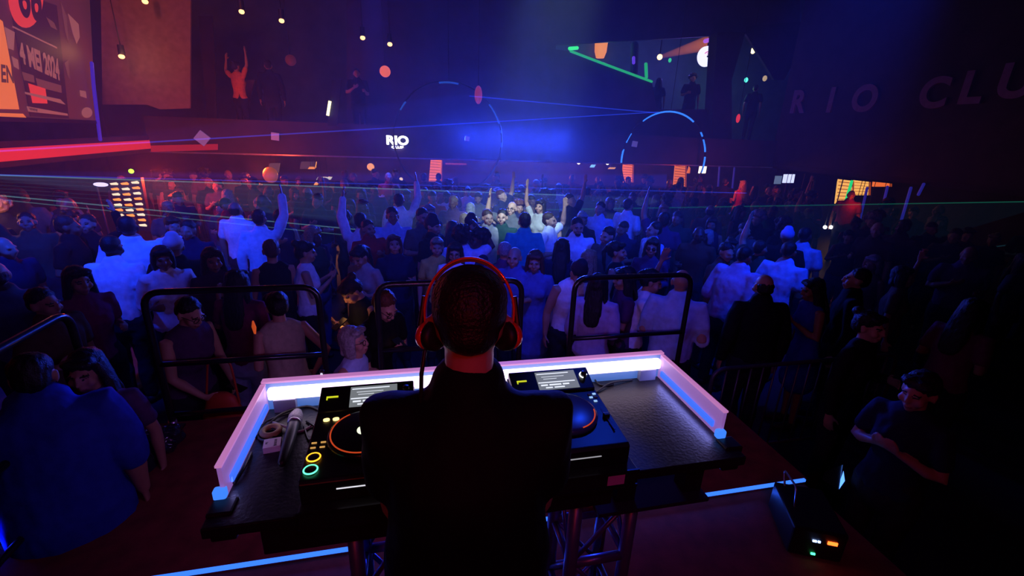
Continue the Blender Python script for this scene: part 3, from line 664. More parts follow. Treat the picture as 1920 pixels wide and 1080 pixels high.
guard_rail(1.215, 3.09, 2.21, 3.09, 1, 1.01, 'black hoop guard rail at the stage front, right of the person at the desk')
guard_rail(-1.86, 1.45, -1.86, 2.80, 1, 1.01, 'black guard rail running along the left side of the stage')
cb = thing('crowd_barrier', 'dark metal crowd barrier with upright bars right of the stage', 'barrier', W(2.52, 3.0, FLOOR), SA)
m_bar = mat('dull galvanised tube', (.12, .12, .15), .4, metal=.6)
part('frame', MB().loft([tuple(v) + (.019,) for v in rounded([(0, 0, .05), (0, 0, 1.02), (2.0, 0, 1.02), (2.0, 0, .05)], .12)], 12).cyl((0, 0, .16), (2.0, 0, .16), .016), m_bar, cb, True)
for k in range(15): part('upright_bar', MB().cyl((.13 + k * .125, 0, .16), (.13 + k * .125, 0, 1.02), .008, None, 8), m_bar, cb, True)
for x in (.25, 1.75): part('foot', MB().box(x - .03, x + .03, -.26, .26, 0, .03), m_bar, cb)
# ---- machines on the deck at the right
fm = thing('effect_machine', 'small black effect machine with a carrying handle and tiny red, blue and green lights', 'effect machine', W(2.10, 1.56, -.05), SA + R(-25))
part('body', MB().box(-.13, .13, -.17, .17, .02, .20), mat('machine black', (.012, .012, .015), .4), fm, bevel=.012)
part('handle', MB().loft([tuple(v) + (.006,) for v in rounded([(-.08, .14, .19), (-.08, .20, .27), (-.08, .02, .30), (-.08, -.02, .19)], .03)], 10), m_steel, fm, True)
part('indicator_light', MB().box(.04, .085, -.176, -.168, .13, .148), em('red indicator', (1, .08, .01), 6), fm, label='red indicator light')
part('indicator_light', MB().box(-.03, -.012, -.176, -.168, .13, .140).box(-.006, .006, -.176, -.168, .13, .140), em('blue indicator', (.3, .45, 1), 5), fm, label='blue indicator light')
part('indicator_light', MB().box(-.02, .0, -.176, -.168, .045, .055), em('green indicator', (.05, 1, .3), 4), fm, label='green indicator light')
for x in (-.1, .1):
    for y in (-.13, .13): part('foot', MB().cyl((x, y, 0), (x, y, .021), .012), m_blackp, fm)
p = atz(1580, 882, .03); cdv = thing('lit_plate', 'small wedge shaped lit plate glowing blue at the right edge of the stage', 'lit plate', (p.x, p.y, -.05), SA + R(12))
part('housing', MB().prism([(-.05, 0), (.05, 0), (.05, .06)], -.10, .10, Matrix(((0, 0, 1, 0), (1, 0, 0, 0), (0, 1, 0, 0), (0, 0, 0, 1)))), m_blackp, cdv)
part('lens', MB().add([(-.09, -.052, .002), (.08, .044, .062), (.095, .05, .055), (-.0, -.03, .02)], [(0, 1, 2, 3)]), em('blue plate glow', (.08, .25, 1), 2.5), cdv)  # plate lit by the strip end, its blue light put in as glow

def bagmesh():
    mb = MB(); mb.ell((0, 0, .07), (.17, .11, .075), 18); mb.ell((.10, .04, .10), (.09, .08, .07), 14)
    return remesh(mb, .008, 1, lambda c, n: c + n * (.022 * noise.noise(c * 17) + .012 * noise.noise(c * 40)) if c.z > .012 else c, 'plastic_bag')
p_ = atz(285, 850, 0.0); tag(link('plastic_bag', bagmesh(), mat('glossy black plastic', (.02, .015, .03), .12, coat=.6), loc=(p_.x, p_.y, .004)), 'crumpled glossy dark plastic bag on the deck left of the mixing desk', 'bag')
# ================================================================== ROOM: balconies, bars, signs
m_fascia = mat('dark balcony fascia', (.05, .035, .06), .7, .3, 2)
m_panel = mat('grey violet wall panel', (.16, .11, .15), .8, .25, 1.5)
m_brown = mat('dark brown panelling', (.10, .045, .03), .6, .3, 3)
BZ = 1.22                                              # underside of the balconies
struct('ceiling_balcony', MB().box(-11.9, -6.0, 2.0, 18.3, BZ, BZ + .12).box(-6.0, 15.9, 13.1, 18.3, BZ, 1.60).box(11.5, 15.9, 2.0, 13.1, BZ, BZ + .12), m_fascia)
struct('wall_balcony_left', MB().box(-6.12, -6.0, 2.0, 13.1, BZ + .12, 1.30).box(-6.10, -6.02, 2.0, 13.1, 1.30, 1.52).box(-6.14, -5.98, 2.0, 13.1, 1.52, 1.60), m_fascia)
struct('wall_balcony_back', MB().box(-6.0, 11.5, 13.0, 13.1, BZ, 2.05).box(-6.0, 11.5, 12.97, 13.0, BZ, BZ + .05), m_fascia)
struct('trim_1', MB().box(-6.0, 11.5, 12.95, 12.97, BZ + .0, BZ + .035), mat('pale blue metal edge', (.35, .36, .5), .35, metal=.5))
struct('wall_right_upper', MB().box(11.5, 11.6, 2.0, 13.1, BZ, 9.0), m_dark)
struct('wall_left_upper', MB().box(-9.1, -9.0, 2.0, 18.3, BZ, 9.0), m_panel)
# back balcony: parapet, end pillar, header with the opening into the upper bar
def wallpoly(name, px, b, thick, m, kindname='structure'):
    pts = [ST(atb(x, y, b)) for x, y in px]
    mb = MB(); mb.prism([(p[0], p[2]) for p in pts], -b - thick, -b, Matrix(((1, 0, 0, 0), (0, 0, -1, 0), (0, 1, 0, 0), (0, 0, 0, 1))))
    return struct(name, mb, m)
BB = 14.0
wallpoly('wall_middle', [(650, -260), (1042, -220), (1042, 300), (650, 300)], BB, .15, m_fascia)
wallpoly('wall_header', [(1040, 84), (1345, 67), (1500, 58), (1500, -260), (1040, -200)], BB, .15, m_fascia)
wallpoly('wall_parapet', [(1040, 92), (1068, 96), (1222, 154), (1232, 205), (1345, 205), (1350, 300), (1000, 300), (1000, 90)], BB, .15, m_fascia)
wallpoly('wall_pillar', [(1345, 60), (1398, 60), (1372, 150), (1372, 300), (1336, 300), (1336, 200)], BB - .3, .4, m_dark)
wallpoly('wall_gable', [(1398, 62), (1452, 150), (1470, 150), (1520, 60), (1500, 40), (1398, 50)], BB, .1, m_dark)
struct('wall_upper_bar', MB().box(-9, 15.9, 17.2, 17.3, BZ, 8.0), mat('blue green bar wall', (.10, .14, .17), .8, .2, 2))
def lamp(loc, col, p, r=.1):
    l = bpy.data.lights.new('bar_glow', 'POINT'); l.color = col; l.energy = p; l.shadow_soft_size = r
    o = bpy.data.objects.new('bar_glow', l); SC.collection.objects.link(o); o.location = loc
lamp(W(6.5, 15.5, 4.6), (.15, .6, .45), 22); lamp(W(9.5, 15.6, 4.3), (.18, .12, 1), 40); lamp(W(11.5, 15.6, 3.6), (.3, .9, .6), 12)
def seg(name, pts, r, m, label, cat, group=None, n=8):
    o = link(name, MB().loft([tuple(p) + (r,) for p in pts], n).mesh(name, True), m); return tag(o, label, cat, group)
g_green = em('green strip', (.03, .75, .22), .55); g_green2 = em('green strip bright', (.04, .9, .2), 1.1)
seg('light_strip', [atb(1070, 96, BB - .06), atb(1130, 119, BB - .06), atb(1222, 153, BB - .06)], .035, g_green, 'green light strip sloping along the parapet of the upper bar', 'light strip')
seg('light_strip', [atb(1068, 91, BB - .06), atb(1082, 90, BB - .06)], .05, g_green2, 'short bright green light at the left tip of the upper bar opening', 'light strip')
seg('light_strip', [atb(1212, 145, BB + .3), atb(1211, 120, BB + .3)], .05, g_green, 'upright green light at the foot of the sloping green strip', 'light strip')
seg('light_strip', [atb(1322, 77, BB + .3), atb(1342, 72, BB + .3)], .06, em('violet strip', (.45, .12, .85), 1.0), 'short violet light at the top right corner of the upper bar opening', 'light strip')
o = thing('wall_lamp', 'glowing orange wall lamp in the left part of the upper bar', 'lamp', atb(1126, 97, 16.9), SA)
part('shade', MB().loft([(0, 0, -.20, .14), (0, 0, .0, .21), (0, 0, .34, .23)], 20, flat=True), em('orange lamp shade', (1, .30, .05), .9), o, True); part('bracket', MB().box(-.05, .05, 0, .3, -.05, .05), m_black, o)
o = thing('spotlight', 'warm spotlight throwing an orange beam inside the upper bar', 'spotlight', atb(1237, 107, 15.0), SA)
part('lens', MB().ell((0, 0, 0), (.085, .085, .085), 16), em('warm lens', (1, .62, .25), 4), o, True); part('hanger', MB().cyl((0, 0, .05), (0, 0, 1.1), .02), m_black, o)
q0, q1 = atb(1240, 106, 15.0), atb(1350, 74, 15.0)
o = link('light_beam', MB().loft([tuple(q0) + (.06,), tuple(q1) + (.28,)], 16, flat=True).mesh('light_beam', True), vol('orange beam', (1, .22, .04), .8)); tag(o, 'orange beam of light in the haze from the upper bar spotlight', 'light beam', kind='stuff')
o = thing('round_sign', 'round white glowing sign with a pink swirl at the right of the upper bar', 'sign', atb(1324, 106, 14.6), SA)
RX = Matrix.Rotation(R(90), 4, 'X')
part('disc', MB().add(*(lambda t: (t.v, t.f))(MB().loft([(0, 0, -.04, .30), (0, 0, .04, .30)], 36, flat=True)), RX), em('white sign disc', (.75, .75, 1.0), 1.5), o)
part('swirl', MB().torus((0.02, 0, .045), .13, .018, 24, 6, RX, R(-30), R(150)).torus((0.02, 0, .045), .07, .018, 20, 6, RX, R(-60), R(120)), em('pink swirl', (.8, .2, .5), 1.0), o)
part('boss', MB().ell((.02, -.05, -.0), (.03, .03, .03), 10), m_black, o); part('bracket', MB().cyl((0, 0, .28), (0, 0, 1.1), .02), m_black, o)
seg('column', [atb(1188, 165, 15.2), atb(1190, 85, 15.2)], .13, m_dark, 'dark slim column in the middle of the upper bar', 'column')
seg('light_strip', [atb(1188, 118, 15.03), atb(1188, 108, 15.03)], .05, em('violet blue light', (.15, .05, .9), .8), 'small violet light on the slim column in the upper bar', 'light')
for (x, y, s, c, k, lb) in [(1256, 113, .05, (.05, .8, .35), .8, 'tiny green light under the orange beam in the upper bar'), (1335, 145, .10, (1, .35, .08), 1.0, 'small orange light beside the pillar of the upper bar'), (1412, 95, .075, (1, .8, .35), 3, 'small warm spotlight in the gable right of the pillar'),
        (1399, 150, .06, (.1, .95, .7), 1.6, 'small turquoise light low in the gable right of the pillar'), (1434, 147, .07, (.8, .55, .3), .6, 'dim warm light at the right corner of the gable')]:
    o = link('small_light', MB().ell((0, 0, 0), (s, s, s * 1.3), 12).mesh('small_light', True), em('small %d' % x, c, k), loc=atb(x, y, 14.6)); tag(o, lb, 'light')
struct('floor_upper', MB().box(4.0, 15.8, 14.17, 17.18, 1.60, 2.05), m_fascia)
# blue light rings in front of the back balcony
def arc_lamp(cx, cy_, rad, spans, b, col, s, label):
    c = ST(atb(cx, cy_, b)); o = thing('ring_light', label, 'light', W(c[0], c[1], c[2]), SA)
    part('ring_frame', MB().torus((0, 0, 0), rad, .022, 60, 8, RX), m_black, o, True)
    for a0, a1 in spans: part('light_arc', MB().torus((0, -.03, 0), rad, .026, max(4, int((a1 - a0) / 6)), 8, Matrix.Rotation(R(90), 4, 'X'), R(a0), R(a1)), em(label[:12], col, s), o, True)
    part('hanger', MB().cyl((0, 0, rad), (0, 0, rad + (8.9 - c[2] - rad)), .008, None, 6), m_black, o, True)
m_ = arc_lamp(1245, 299, 1.36, [(55, 128), (12, 28), (32, 38), (-14, 0), (148, 160), (168, 184), (-2, 6)], 12.7, (.03, .22, 1.0), 1.3, 'blue light ring with a bright upper arc before the right of the back balcony')
arc_lamp(842, 262, 1.42, [(20, 42), (80, 100), (140, 150), (-5, 0), (10, 13)], 12.7, (.02, .12, .55), .5, 'faint blue light ring with broken arcs before the middle of the back balcony')
# white sign on the balcony, seen as RIO
sg = thing('glowing_sign', 'small white glowing RIO sign on the back balcony', 'sign', atb(745, 264, 12.93), SA)
t_ = text_mesh('RIO', .30, .015, bold=.012); t_.transform(Matrix.Rotation(R(90), 4, 'X') @ Matrix.Scale(1.15, 4, (1, 0, 0))); link('lettering', t_, em('white sign letters', (.85, .8, 1), 5), sg)
part('back_plate', MB().box(-.30, .30, .02, .035, -.14, .14), m_black, sg)
t_ = text_mesh('CLUB', .08, .01, bold=.004); t_.transform(Matrix.Translation((0, 0, -.165)) @ Matrix.Rotation(R(90), 4, 'X') @ Matrix.Scale(1.6, 4, (1, 0, 0))); link('lettering', t_, em('white sign letters', (.85, .8, 1), 5), sg)
# RIO CLUB letters on the right wall
m_let = mat('violet grey letters', (.20, .13, .34), .7)
for ch, x, yc in [('R', 1497, 193), ('I', 1559, 190), ('O', 1622, 187), ('C', 1752, 177), ('L', 1823, 167), ('U', 1908, 154)]:
    p = ata(x, yc, 11.46); me = text_mesh(ch, .86, .03, 0.0, .03)
    me.transform(Matrix.Rotation(R(90), 4, 'X'))
    o = link('wall_letter', me, m_let, loc=p, rz=SA + R(-90)); tag(o, 'large violet grey letter %s on the dark upper right wall' % ch, 'letter', 'letters on the right wall')
lamp(W(8.6, 11.5, 3.0), (.25, .10, .9), 9)
# ---------------- left: LED screen with the poster
NRM = Vector((-1.058, -.612, 0)).normalized(); DIR = Vector((-.612, 1.058, 0)).normalized()
P0 = ata(176, 225, -5.95)
def scr(x, y, off=0.0):
    d = ray(x, y); t = (P0 - CP - NRM * (0)).dot(NRM) / d.dot(NRM); p = CP + d * t
    return p - NRM * off * (1 if NRM.dot(d) > 0 else -1)
def quad(name, px, m, parent, off, thick=.004):
    a = [scr(x, y, off) for x, y in px]; b = [scr(x, y, off - thick) for x, y in px]; n = len(px)
    return part(name, MB().add(a + b, [tuple(range(n)), tuple(reversed(range(n, 2 * n)))] + [(i, n + i, n + (i + 1) % n, (i + 1) % n) for i in range(n)]), m, parent)
def quadtext(name, s, px, m, parent, off, bold=0.0):       # px: corners TL, TR, BR, BL on the screen plane
    me = text_mesh(s, 1, .0, 0, bold); xs = [v.co.x for v in me.vertices]; ys = [v.co.y for v in me.vertices]
    x0, x1, y0, y1 = min(xs), max(xs), min(ys), max(ys); TL, TR, BR, BL = [scr(x, y, off) for x, y in px]
    for v in me.vertices:
        u, w_ = (v.co.x - x0) / (x1 - x0), (v.co.y - y0) / (y1 - y0)
        v.co = (BL * (1 - u) + BR * u) * (1 - w_) + (TL * (1 - u) + TR * u) * w_
    return link(name, me, m, parent)
ls = thing('led_screen', 'large tilted LED screen showing a red and grey party poster with a date', 'screen', (0, 0, 0)); 
q = quad('screen_panel', [(-60, -130), (165, -60), (180, 226), (-60, 215)], em('screen dark red', (.30, .06, .055), .24), ls, 0.0, .12)
mg = em('poster pale red', (.52, .15, .13), .48); md_ = em('poster dark', (.06, .010, .010), .5); mr = em('poster bright red', (.85, .05, .03), .75); mo = em('poster orange', (1.0, .20, .04), .72)
quad('dark_field', [(12, -20), (105, 10), (128, 222), (55, 218)], md_, q, .010)
quad('orange_panel', [(-60, -10), (2, 40), (33, 205), (-60, 203)], mo, q, .016)
quad('orange_panel', [(-60, 210), (40, 213), (48, 222), (-60, 216)], mo, q, .016)
quadtext('poster_text', 'EN', [(-3, 120), (19, 124), (22, 156), (-2, 154)], em('poster brown', (.16, .04, .02), .6), q, .022, .03)
circ = [(46 + 33 * math.cos(t), -8 + 60 * math.sin(t)) for t in [k * 2 * math.pi / 28 for k in range(28)]]; quad('red_disc', circ, mr, q, .016)
quadtext('poster_text', '66', [(24, -50), (76, -40), (74, 42), (34, 30)], md_, q, .022, .03)
quadtext('poster_text', '4 MEI 2024', [(29, 76), (106, 110), (110, 152), (36, 118)], mg, q, .020, .045)
for k, (pp, mm) in enumerate([([(38, 134), (60, 141), (62, 155), (42, 150)], em('poster dim', (.28, .07, .06), .45)), ([(64, 146), (112, 160), (113, 174), (68, 163)], em('poster dim', (.28, .07, .06), .45)),
        ([(50, 156), (82, 166), (86, 194), (58, 193)], mr), ([(20, 48), (104, 88), (104, 91), (20, 51)], mg), ([(5, 50), (24, 60), (22, 94), (12, 90)], mg), ([(18, 105), (30, 112), (32, 130), (22, 124)], mg),
        ([(43, 172), (110, 186), (120, 196), (44, 176)], mg), ([(125, 25), (145, 45), (147, 70), (141, 82), (134, 62)], mg), ([(112, 5), (122, 30), (126, 80), (120, 60)], em('poster dim', (.28, .07, .06), .45)), ([(147, 169), (158, 171), (160, 184), (148, 180)], mg),
        ([(84, 32), (98, 42), (104, 56), (92, 50)], em('poster dim', (.28, .07, .06), .45)), ([(118, 118), (125, 112), (128, 148), (124, 140)], em('poster dim', (.28, .07, .06), .45))]):
    quad('poster_patch', pp, mm, q, .018 + k * .0004)
quad('poster_patch', [(161 + 10 * math.cos(t), 211 + 10 * math.sin(t)) for t in [k * math.pi / 8 for k in range(16)]], mg, q, .018)
quad('web_strip', [(47, 199), (124, 213), (125, 217), (50, 209)], mg, q, .018)
quadtext('poster_text', 'WWW', [(49, 201), (66, 204), (67, 210), (52, 207)], md_, q, .024, .03)
quad('frame_bottom', [(-60, 216), (180, 226), (182, 232), (-60, 226)], m_black, ls, .03, .14)
seg('light_tube', [ata(172, 118, -5.95), ata(176, 165, -5.93), ata(182, 215, -5.92), ata(188, 262, -5.92)], .03, em('blue tube', (.06, .03, .85), .45), 'thin blue light tube curving down beside the large screen', 'light tube')
# red band, projection panel, lamps, balcony things on the left
o = link('light_band', MB().box(-5.995, -5.97, 2.0, 13.0, 1.31, 1.50).mesh('light_band'), em('red band', (.95, .03, .035), .62), loc=(0, 0, 0), rz=SA); tag(o, 'long glowing red band along the edge of the left balcony', 'light band')
q_ = [atb(x, y, 12.92) for x, y in ((283, 273), (408, 270), (408, 281), (283, 285))]
o = link('light_band', MB().add(q_ + [v + Vector((0, .012, 0)) for v in q_], [(3, 2, 1, 0), (4, 5, 6, 7), (0, 1, 5, 4), (1, 2, 6, 5), (2, 3, 7, 6), (3, 0, 4, 7)]).mesh('light_band'), em('dim red band', (.6, .02, .03), .45)); tag(o, 'short dimmer red band turning the corner onto the back balcony', 'light band')
def paneltag(px, b, m, name, label, cat):
    o = wallpoly(name, px, b, .06, m); del o['kind']; return tag(o, label, cat)
paneltag([(188, -60), (358, -60), (356, 203), (300, 205), (275, 196), (192, 196)], 12.6, mat('pale projection cloth', (.30, .20, .22), .8), 'projection_screen', 'large pale projection screen hanging above the left balcony, washed red', 'screen')
paneltag([(372, 30), (398, 30), (408, 262), (392, 262)], 13.9, m_fascia, 'wall_board', 'narrow upright board with dark bolts right of the projection screen', 'board')
paneltag([(452, 150), (477, 150), (458, 240), (440, 240)], 13.9, m_panel, 'wall_board', 'leaning violet grey board beside the person in orange', 'board')
for k, (x, y, lb) in enumerate([(453, 22, 'highest of the small orange ceiling spotlights, upper left'), (528, 39, 'small orange ceiling spotlight, second from the left in the falling row'), (680, 71, 'small orange ceiling spotlight, third in the falling row'), (731, 83, 'small orange ceiling spotlight, last and lowest in the falling row'), (228, 106, 'small orange spotlight shining sideways before the projection screen'), (272, 3, 'dim spotlight at the very top of the picture, left')]):
    p = atb(x, y, 12.0); o = thing('ceiling_spotlight', lb, 'spotlight', p, SA, 'small ceiling spotlights at the upper left')
    part('lens', MB().ell((0, 0, 0), (.055, .055, .045), 14), em('orange lens', (1, .50, .18), 3.2 if k < 5 else .5), o, True)
    part('can', MB().loft([(0, .03, .03, .06), (0, .04, .22, .055)], 14, flat=True), m_black, o); part('stem', MB().cyl((0, .04, .2), (0, .04, 9.0 - p.z), .01, None, 6), m_black, o, True)
lamp(atb(236, 106, 11.9), (1, .4, .15), 6)
for k, (x, y, w_, h_, c, s, b, lb) in enumerate([(616, 203, .05, .34, (1, .85, .4), 2.6, 12.4, 'thin slanted warm light on the dark board above the back balcony'), (430, 130, 0, 0, 0, 0, 0, '')][:1]):
    o = link('light_bar', MB().box(-w_ / 2, w_ / 2, -.02, .12, -h_ / 2, h_ / 2, Matrix.Rotation(R(14), 4, 'Y')).mesh('light_bar'), em('warm bar', c, s), loc=atb(x, y, b), rz=SA); tag(o, lb, 'light')
paneltag([(622, 150), (640, 150), (632, 236), (614, 236)], 12.5, m_black, 'wall_board', 'black upright board beside the thin slanted warm light', 'board')
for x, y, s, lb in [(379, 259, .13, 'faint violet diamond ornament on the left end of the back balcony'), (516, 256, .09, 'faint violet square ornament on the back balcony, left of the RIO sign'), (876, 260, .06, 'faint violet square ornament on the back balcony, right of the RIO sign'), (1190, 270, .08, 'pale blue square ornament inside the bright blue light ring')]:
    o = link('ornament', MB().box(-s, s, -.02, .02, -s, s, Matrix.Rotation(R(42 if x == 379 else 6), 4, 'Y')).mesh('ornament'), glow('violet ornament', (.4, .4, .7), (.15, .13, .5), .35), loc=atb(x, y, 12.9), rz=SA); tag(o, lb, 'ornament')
for k, (x, y, s, c, st_) in enumerate([(722, 134, .13, (1, .16, .06), .8), (897, 178, .10, (.6, .06, .05), .35), (545, 113, .12, (.4, .05, .06), .12), (1384, 222, .06, (.9, .04, .05), .8)]):
    o = thing('hanging_lamp', ['round orange red lamp over the back balcony left of the middle', 'slim dark red lamp in the blue light shaft', 'very faint red lamp below the second ceiling spotlight', 'tiny red lamp on the pillar right of the light ring'][k], 'lamp', atb(x, y, 12.6 if k < 3 else 13.4), SA)
    part('globe', MB().ell((0, 0, 0), (s, s, s * (1.0 if k in (0, 2) else 2.2)), 16), em('lamp red %d' % k, c, st_), o, True); part('cord', MB().cyl((0, 0, s), (0, 0, 9.0 - o.location.z), .008, None, 6), m_black, o, True)
o = link('light_dot', MB().ell((0, 0, 0), (.05, .05, .05), 10).mesh('light_dot', True), em('lime dot', (.4, 1, .05), 2.5), loc=ata(246, 321, -5.9)); tag(o, 'tiny lime green light above the panel of glowing dashes', 'light')
# ---------------- glowing dash panel (left)
TLp, TRp, BRp, BLp = atb(204, 340, 9.0), atb(262, 336, 9.0), atb(279, 430, 8.9), atb(221, 430, 8.9)
lp = thing('light_tower', 'tall dark panel with rows of glowing orange and white dashes at the left', 'light tower', (BLp.x, BLp.y, FLOOR))
base = Vector((BLp.x, BLp.y, FLOOR)); bil = lambda u, v, o=0.0: (TLp * (1 - u) + TRp * u) * (1 - v) + (BLp * (1 - u) + BRp * u) * v - base + Vector((0, -o, 0))
m_pb = mat('brown panel board', (.07, .03, .015), .5)
part('board', MB().add([bil(-.04, -.03), bil(1.04, -.03), bil(1.04, 1.03), bil(-.04, 1.03), bil(-.04, -.03, -.06), bil(1.04, -.03, -.06), bil(1.04, 1.03, -.06), bil(-.04, 1.03, -.06)], [(3, 2, 1, 0), (4, 5, 6, 7), (0, 1, 5, 4), (1, 2, 6, 5), (2, 3, 7, 6), (3, 0, 4, 7)]), m_pb, lp)
for i in range(9):
    for j in range(3):
        v0 = .04 + i * .107 + (.01 if j == 1 else 0); u0 = .03 + j * .34; wd = .27
        c0 = em('dash orange', (1, .27, .04), 1.5) if (i + j) % 2 else em('dash white', (.95, .75, .45), 1.2)
        part('light_dash', MB().add([bil(u0, v0, .01), bil(u0 + wd * .8, v0 - .012, .01), bil(u0 + wd, v0 + .018, .01), bil(u0 + wd * .95, v0 + .045, .01), bil(u0 + .03, v0 + .035, .01)], [(4, 3, 2, 1, 0)]), c0, lp)
part('post', MB().cyl(bil(.5, 1.0, -.03), Vector((bil(.5, 1, -.03).x, bil(.5, 1, -.03).y, 0)), .05), m_black, lp)
o = link('glint_lamp', MB().ell((0, 0, 0), (.13, .04, .035), 12).mesh('glint_lamp', True), em('pale violet glint', (.7, .6, 1), 1.4), loc=atb(189, 346, 9.05)); part('stand', MB().cyl((-.08, 0, -.02), (-.08, 0, FLOOR - o.location.z), .02), m_black, o, True); tag(o, 'pale violet light left of the panel of glowing dashes', 'light')
# ---------------- bars under the back and right balconies
m_or = em('orange shutter', (1.0, .19, .025), .85); m_slat = em('orange shutter dark slat', (.55, .08, .01), .5)
def shutter(x0, y0, x1, y1, b, label, m=m_or, lean=4, slats=9):
    c = atb((x0 + x1) / 2, y1, b); TL, TR, BR, BL = atb(x0 + lean, y0, b), atb(x1 + lean * .3, y0 + 3, b), atb(x1, y1, b), atb(x0, y1, b)
    t = thing('lit_shutter', label, 'shutter', c, 0); f = lambda u, v, o=0: (TL * (1 - u) + TR * u) * (1 - v) + (BL * (1 - u) + BR * u) * v - c + Vector((0, -o, 0))
    part('pane', MB().add([f(0, 0), f(1, 0), f(1, 1), f(0, 1), f(0, 0, -.05), f(1, 0, -.05), f(1, 1, -.05), f(0, 1, -.05)], [(3, 2, 1, 0), (4, 5, 6, 7), (0, 1, 5, 4), (1, 2, 6, 5), (2, 3, 7, 6), (3, 0, 4, 7)]), m, t)
    s = MB()
    for k in range(slats): v = (k + .6) / slats; s.add([f(.02, v, .012), f(.98, v, .012), f(.98, v + .03, .012), f(.02, v + .03, .012)], [(3, 2, 1, 0)])
    part('slats', s, m_slat, t)
    e = MB(); e.add([f(1.04, 0, .02), f(1.12, 0, .02), f(1.12, 1, .02), f(1.04, 1, .02), f(1.04, 0), f(1.12, 0), f(1.12, 1), f(1.04, 1)], [(3, 2, 1, 0), (4, 5, 6, 7), (0, 1, 5, 4), (1, 2, 6, 5), (2, 3, 7, 6), (3, 0, 4, 7)])
    part('edge_strip', e, m_slat, t); return t
shutter(804, 293, 826, 340, 15.0, 'orange lit shutter under the back balcony, left of the blue haze')
shutter(1165, 300, 1185, 342, 15.0, 'orange lit shutter under the back balcony, right of the middle')
shutter(1262, 307, 1284, 352, 14.6, 'widest orange lit shutter under the back balcony, behind the long-haired guest')
shutter(1288, 312, 1293, 325, 14.8, 'narrow orange lit strip beside the widest shutter', slats=3)
shutter(1566, 336, 1596, 382, 12.6, 'yellow orange lit shutter under the right balcony beside the green tube', em('yellow orange shutter', (1, .48, .10), 1.0), 6, 7)
shutter(1598, 338, 1628, 366, 12.6, 'second yellow orange lit shutter right of the green tube', em('yellow orange shutter', (1, .48, .10), 1.0), 4, 5)
shutter(1637, 341, 1668, 350, 12.2, 'low wide orange light strip under the right balcony', em('deep orange strip', (1, .17, .03), .9), 1, 2)
seg('light_tube', [ata(1597, 340, 11.45), ata(1567, 441, 11.45)], .035, em('green tube', (.02, .8, .22), .9), 'slanting green light tube under the right balcony', 'light tube')
for k, (xa, ya, xb, yb) in enumerate([(1349, 312, 1343, 400), (1377, 315, 1368, 400), (1626, 352, 1602, 455), (1664, 350, 1640, 450), (1708, 352, 1676, 460), (1732, 345, 1722, 365)]):
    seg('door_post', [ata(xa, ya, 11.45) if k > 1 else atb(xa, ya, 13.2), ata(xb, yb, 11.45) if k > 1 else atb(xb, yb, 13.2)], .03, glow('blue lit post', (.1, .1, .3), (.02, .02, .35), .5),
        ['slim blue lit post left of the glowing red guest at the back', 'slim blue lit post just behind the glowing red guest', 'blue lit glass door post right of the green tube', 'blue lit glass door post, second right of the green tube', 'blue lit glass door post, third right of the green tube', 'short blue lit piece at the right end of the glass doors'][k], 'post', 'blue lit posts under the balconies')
for k, (x, y, r, c, s, b, lb) in enumerate([(695, 313, .10, (1, .35, .10), 1.0, 13.8, 'round orange lamp under the back balcony left of the middle'), (999, 301, .045, (1, .45, .35), 2.2, 13.4, 'small pink lamp under the balcony edge in the blue haze'),
        (1085, 305, .05, (1, .75, .7), 3, 13.4, 'small pale lamp under the balcony edge, right of the pink one'), (1139, 306, .05, (1, .8, .6), 3.2, 13.4, 'brightest small white lamp under the balcony edge'), (1157, 299, .035, (1, .4, .2), 1.5, 13.4, 'tiny orange lamp left of the middle shutter'),
        (1215, 302, .04, (1, .35, .15), 1.6, 13.4, 'tiny orange lamp right of the middle shutter'), (1233, 304, .045, (1, .35, .15), 1.6, 13.4, 'small orange lamp between the two right shutters'), (1259, 305, .045, (1, .35, .15), 1.6, 13.4, 'small orange lamp at the left edge of the widest shutter'),
        (945, 299, .035, (.9, .7, 1), 1.8, 13.4, 'tiny violet white lamp under the balcony left of the pink one'), (752, 336, .05, (.9, .6, .4), 1.0, 13.6, 'tiny warm light low under the back balcony'), (1547, 426, .045, (1, 1, 1), 6, 9.5, 'left one of two small round white lights in the dark at the right'), (1558, 426, .045, (1, 1, 1), 6, 9.5, 'right one of two small round white lights in the dark at the right'),
        (1546, 315, .05, (.7, .5, .5), .8, 12.8, 'dim pale lamp on the edge of the right balcony'), (869, 291, .04, (1, .15, .05), .8, 13.6, 'tiny red lamp over the small red lettering')]):
    o = thing('small_lamp', lb, 'lamp', atb(x, y, b), SA, 'small lamps under the balconies'); part('bulb', MB().ell((0, 0, 0), (r, r, r), 14), em('small lamp %d' % k, c, s), o, True)
    part('stem', MB().cyl((0, .02, r * .6), (0, .02, max(.06, BZ - o.location.z)), .012, None, 6), m_black, o, True)
PN = ['lit_notice', 'wall_screen', 'wall_picture', 'shelf_light', 'pale_streak_light', 'shelf_light', 'lit_picture', 'wall_screen', 'shelf_light', 'shelf_light', 'hanging_cloth', 'hanging_cloth', 'lit_shelf', 'lamp_shade']
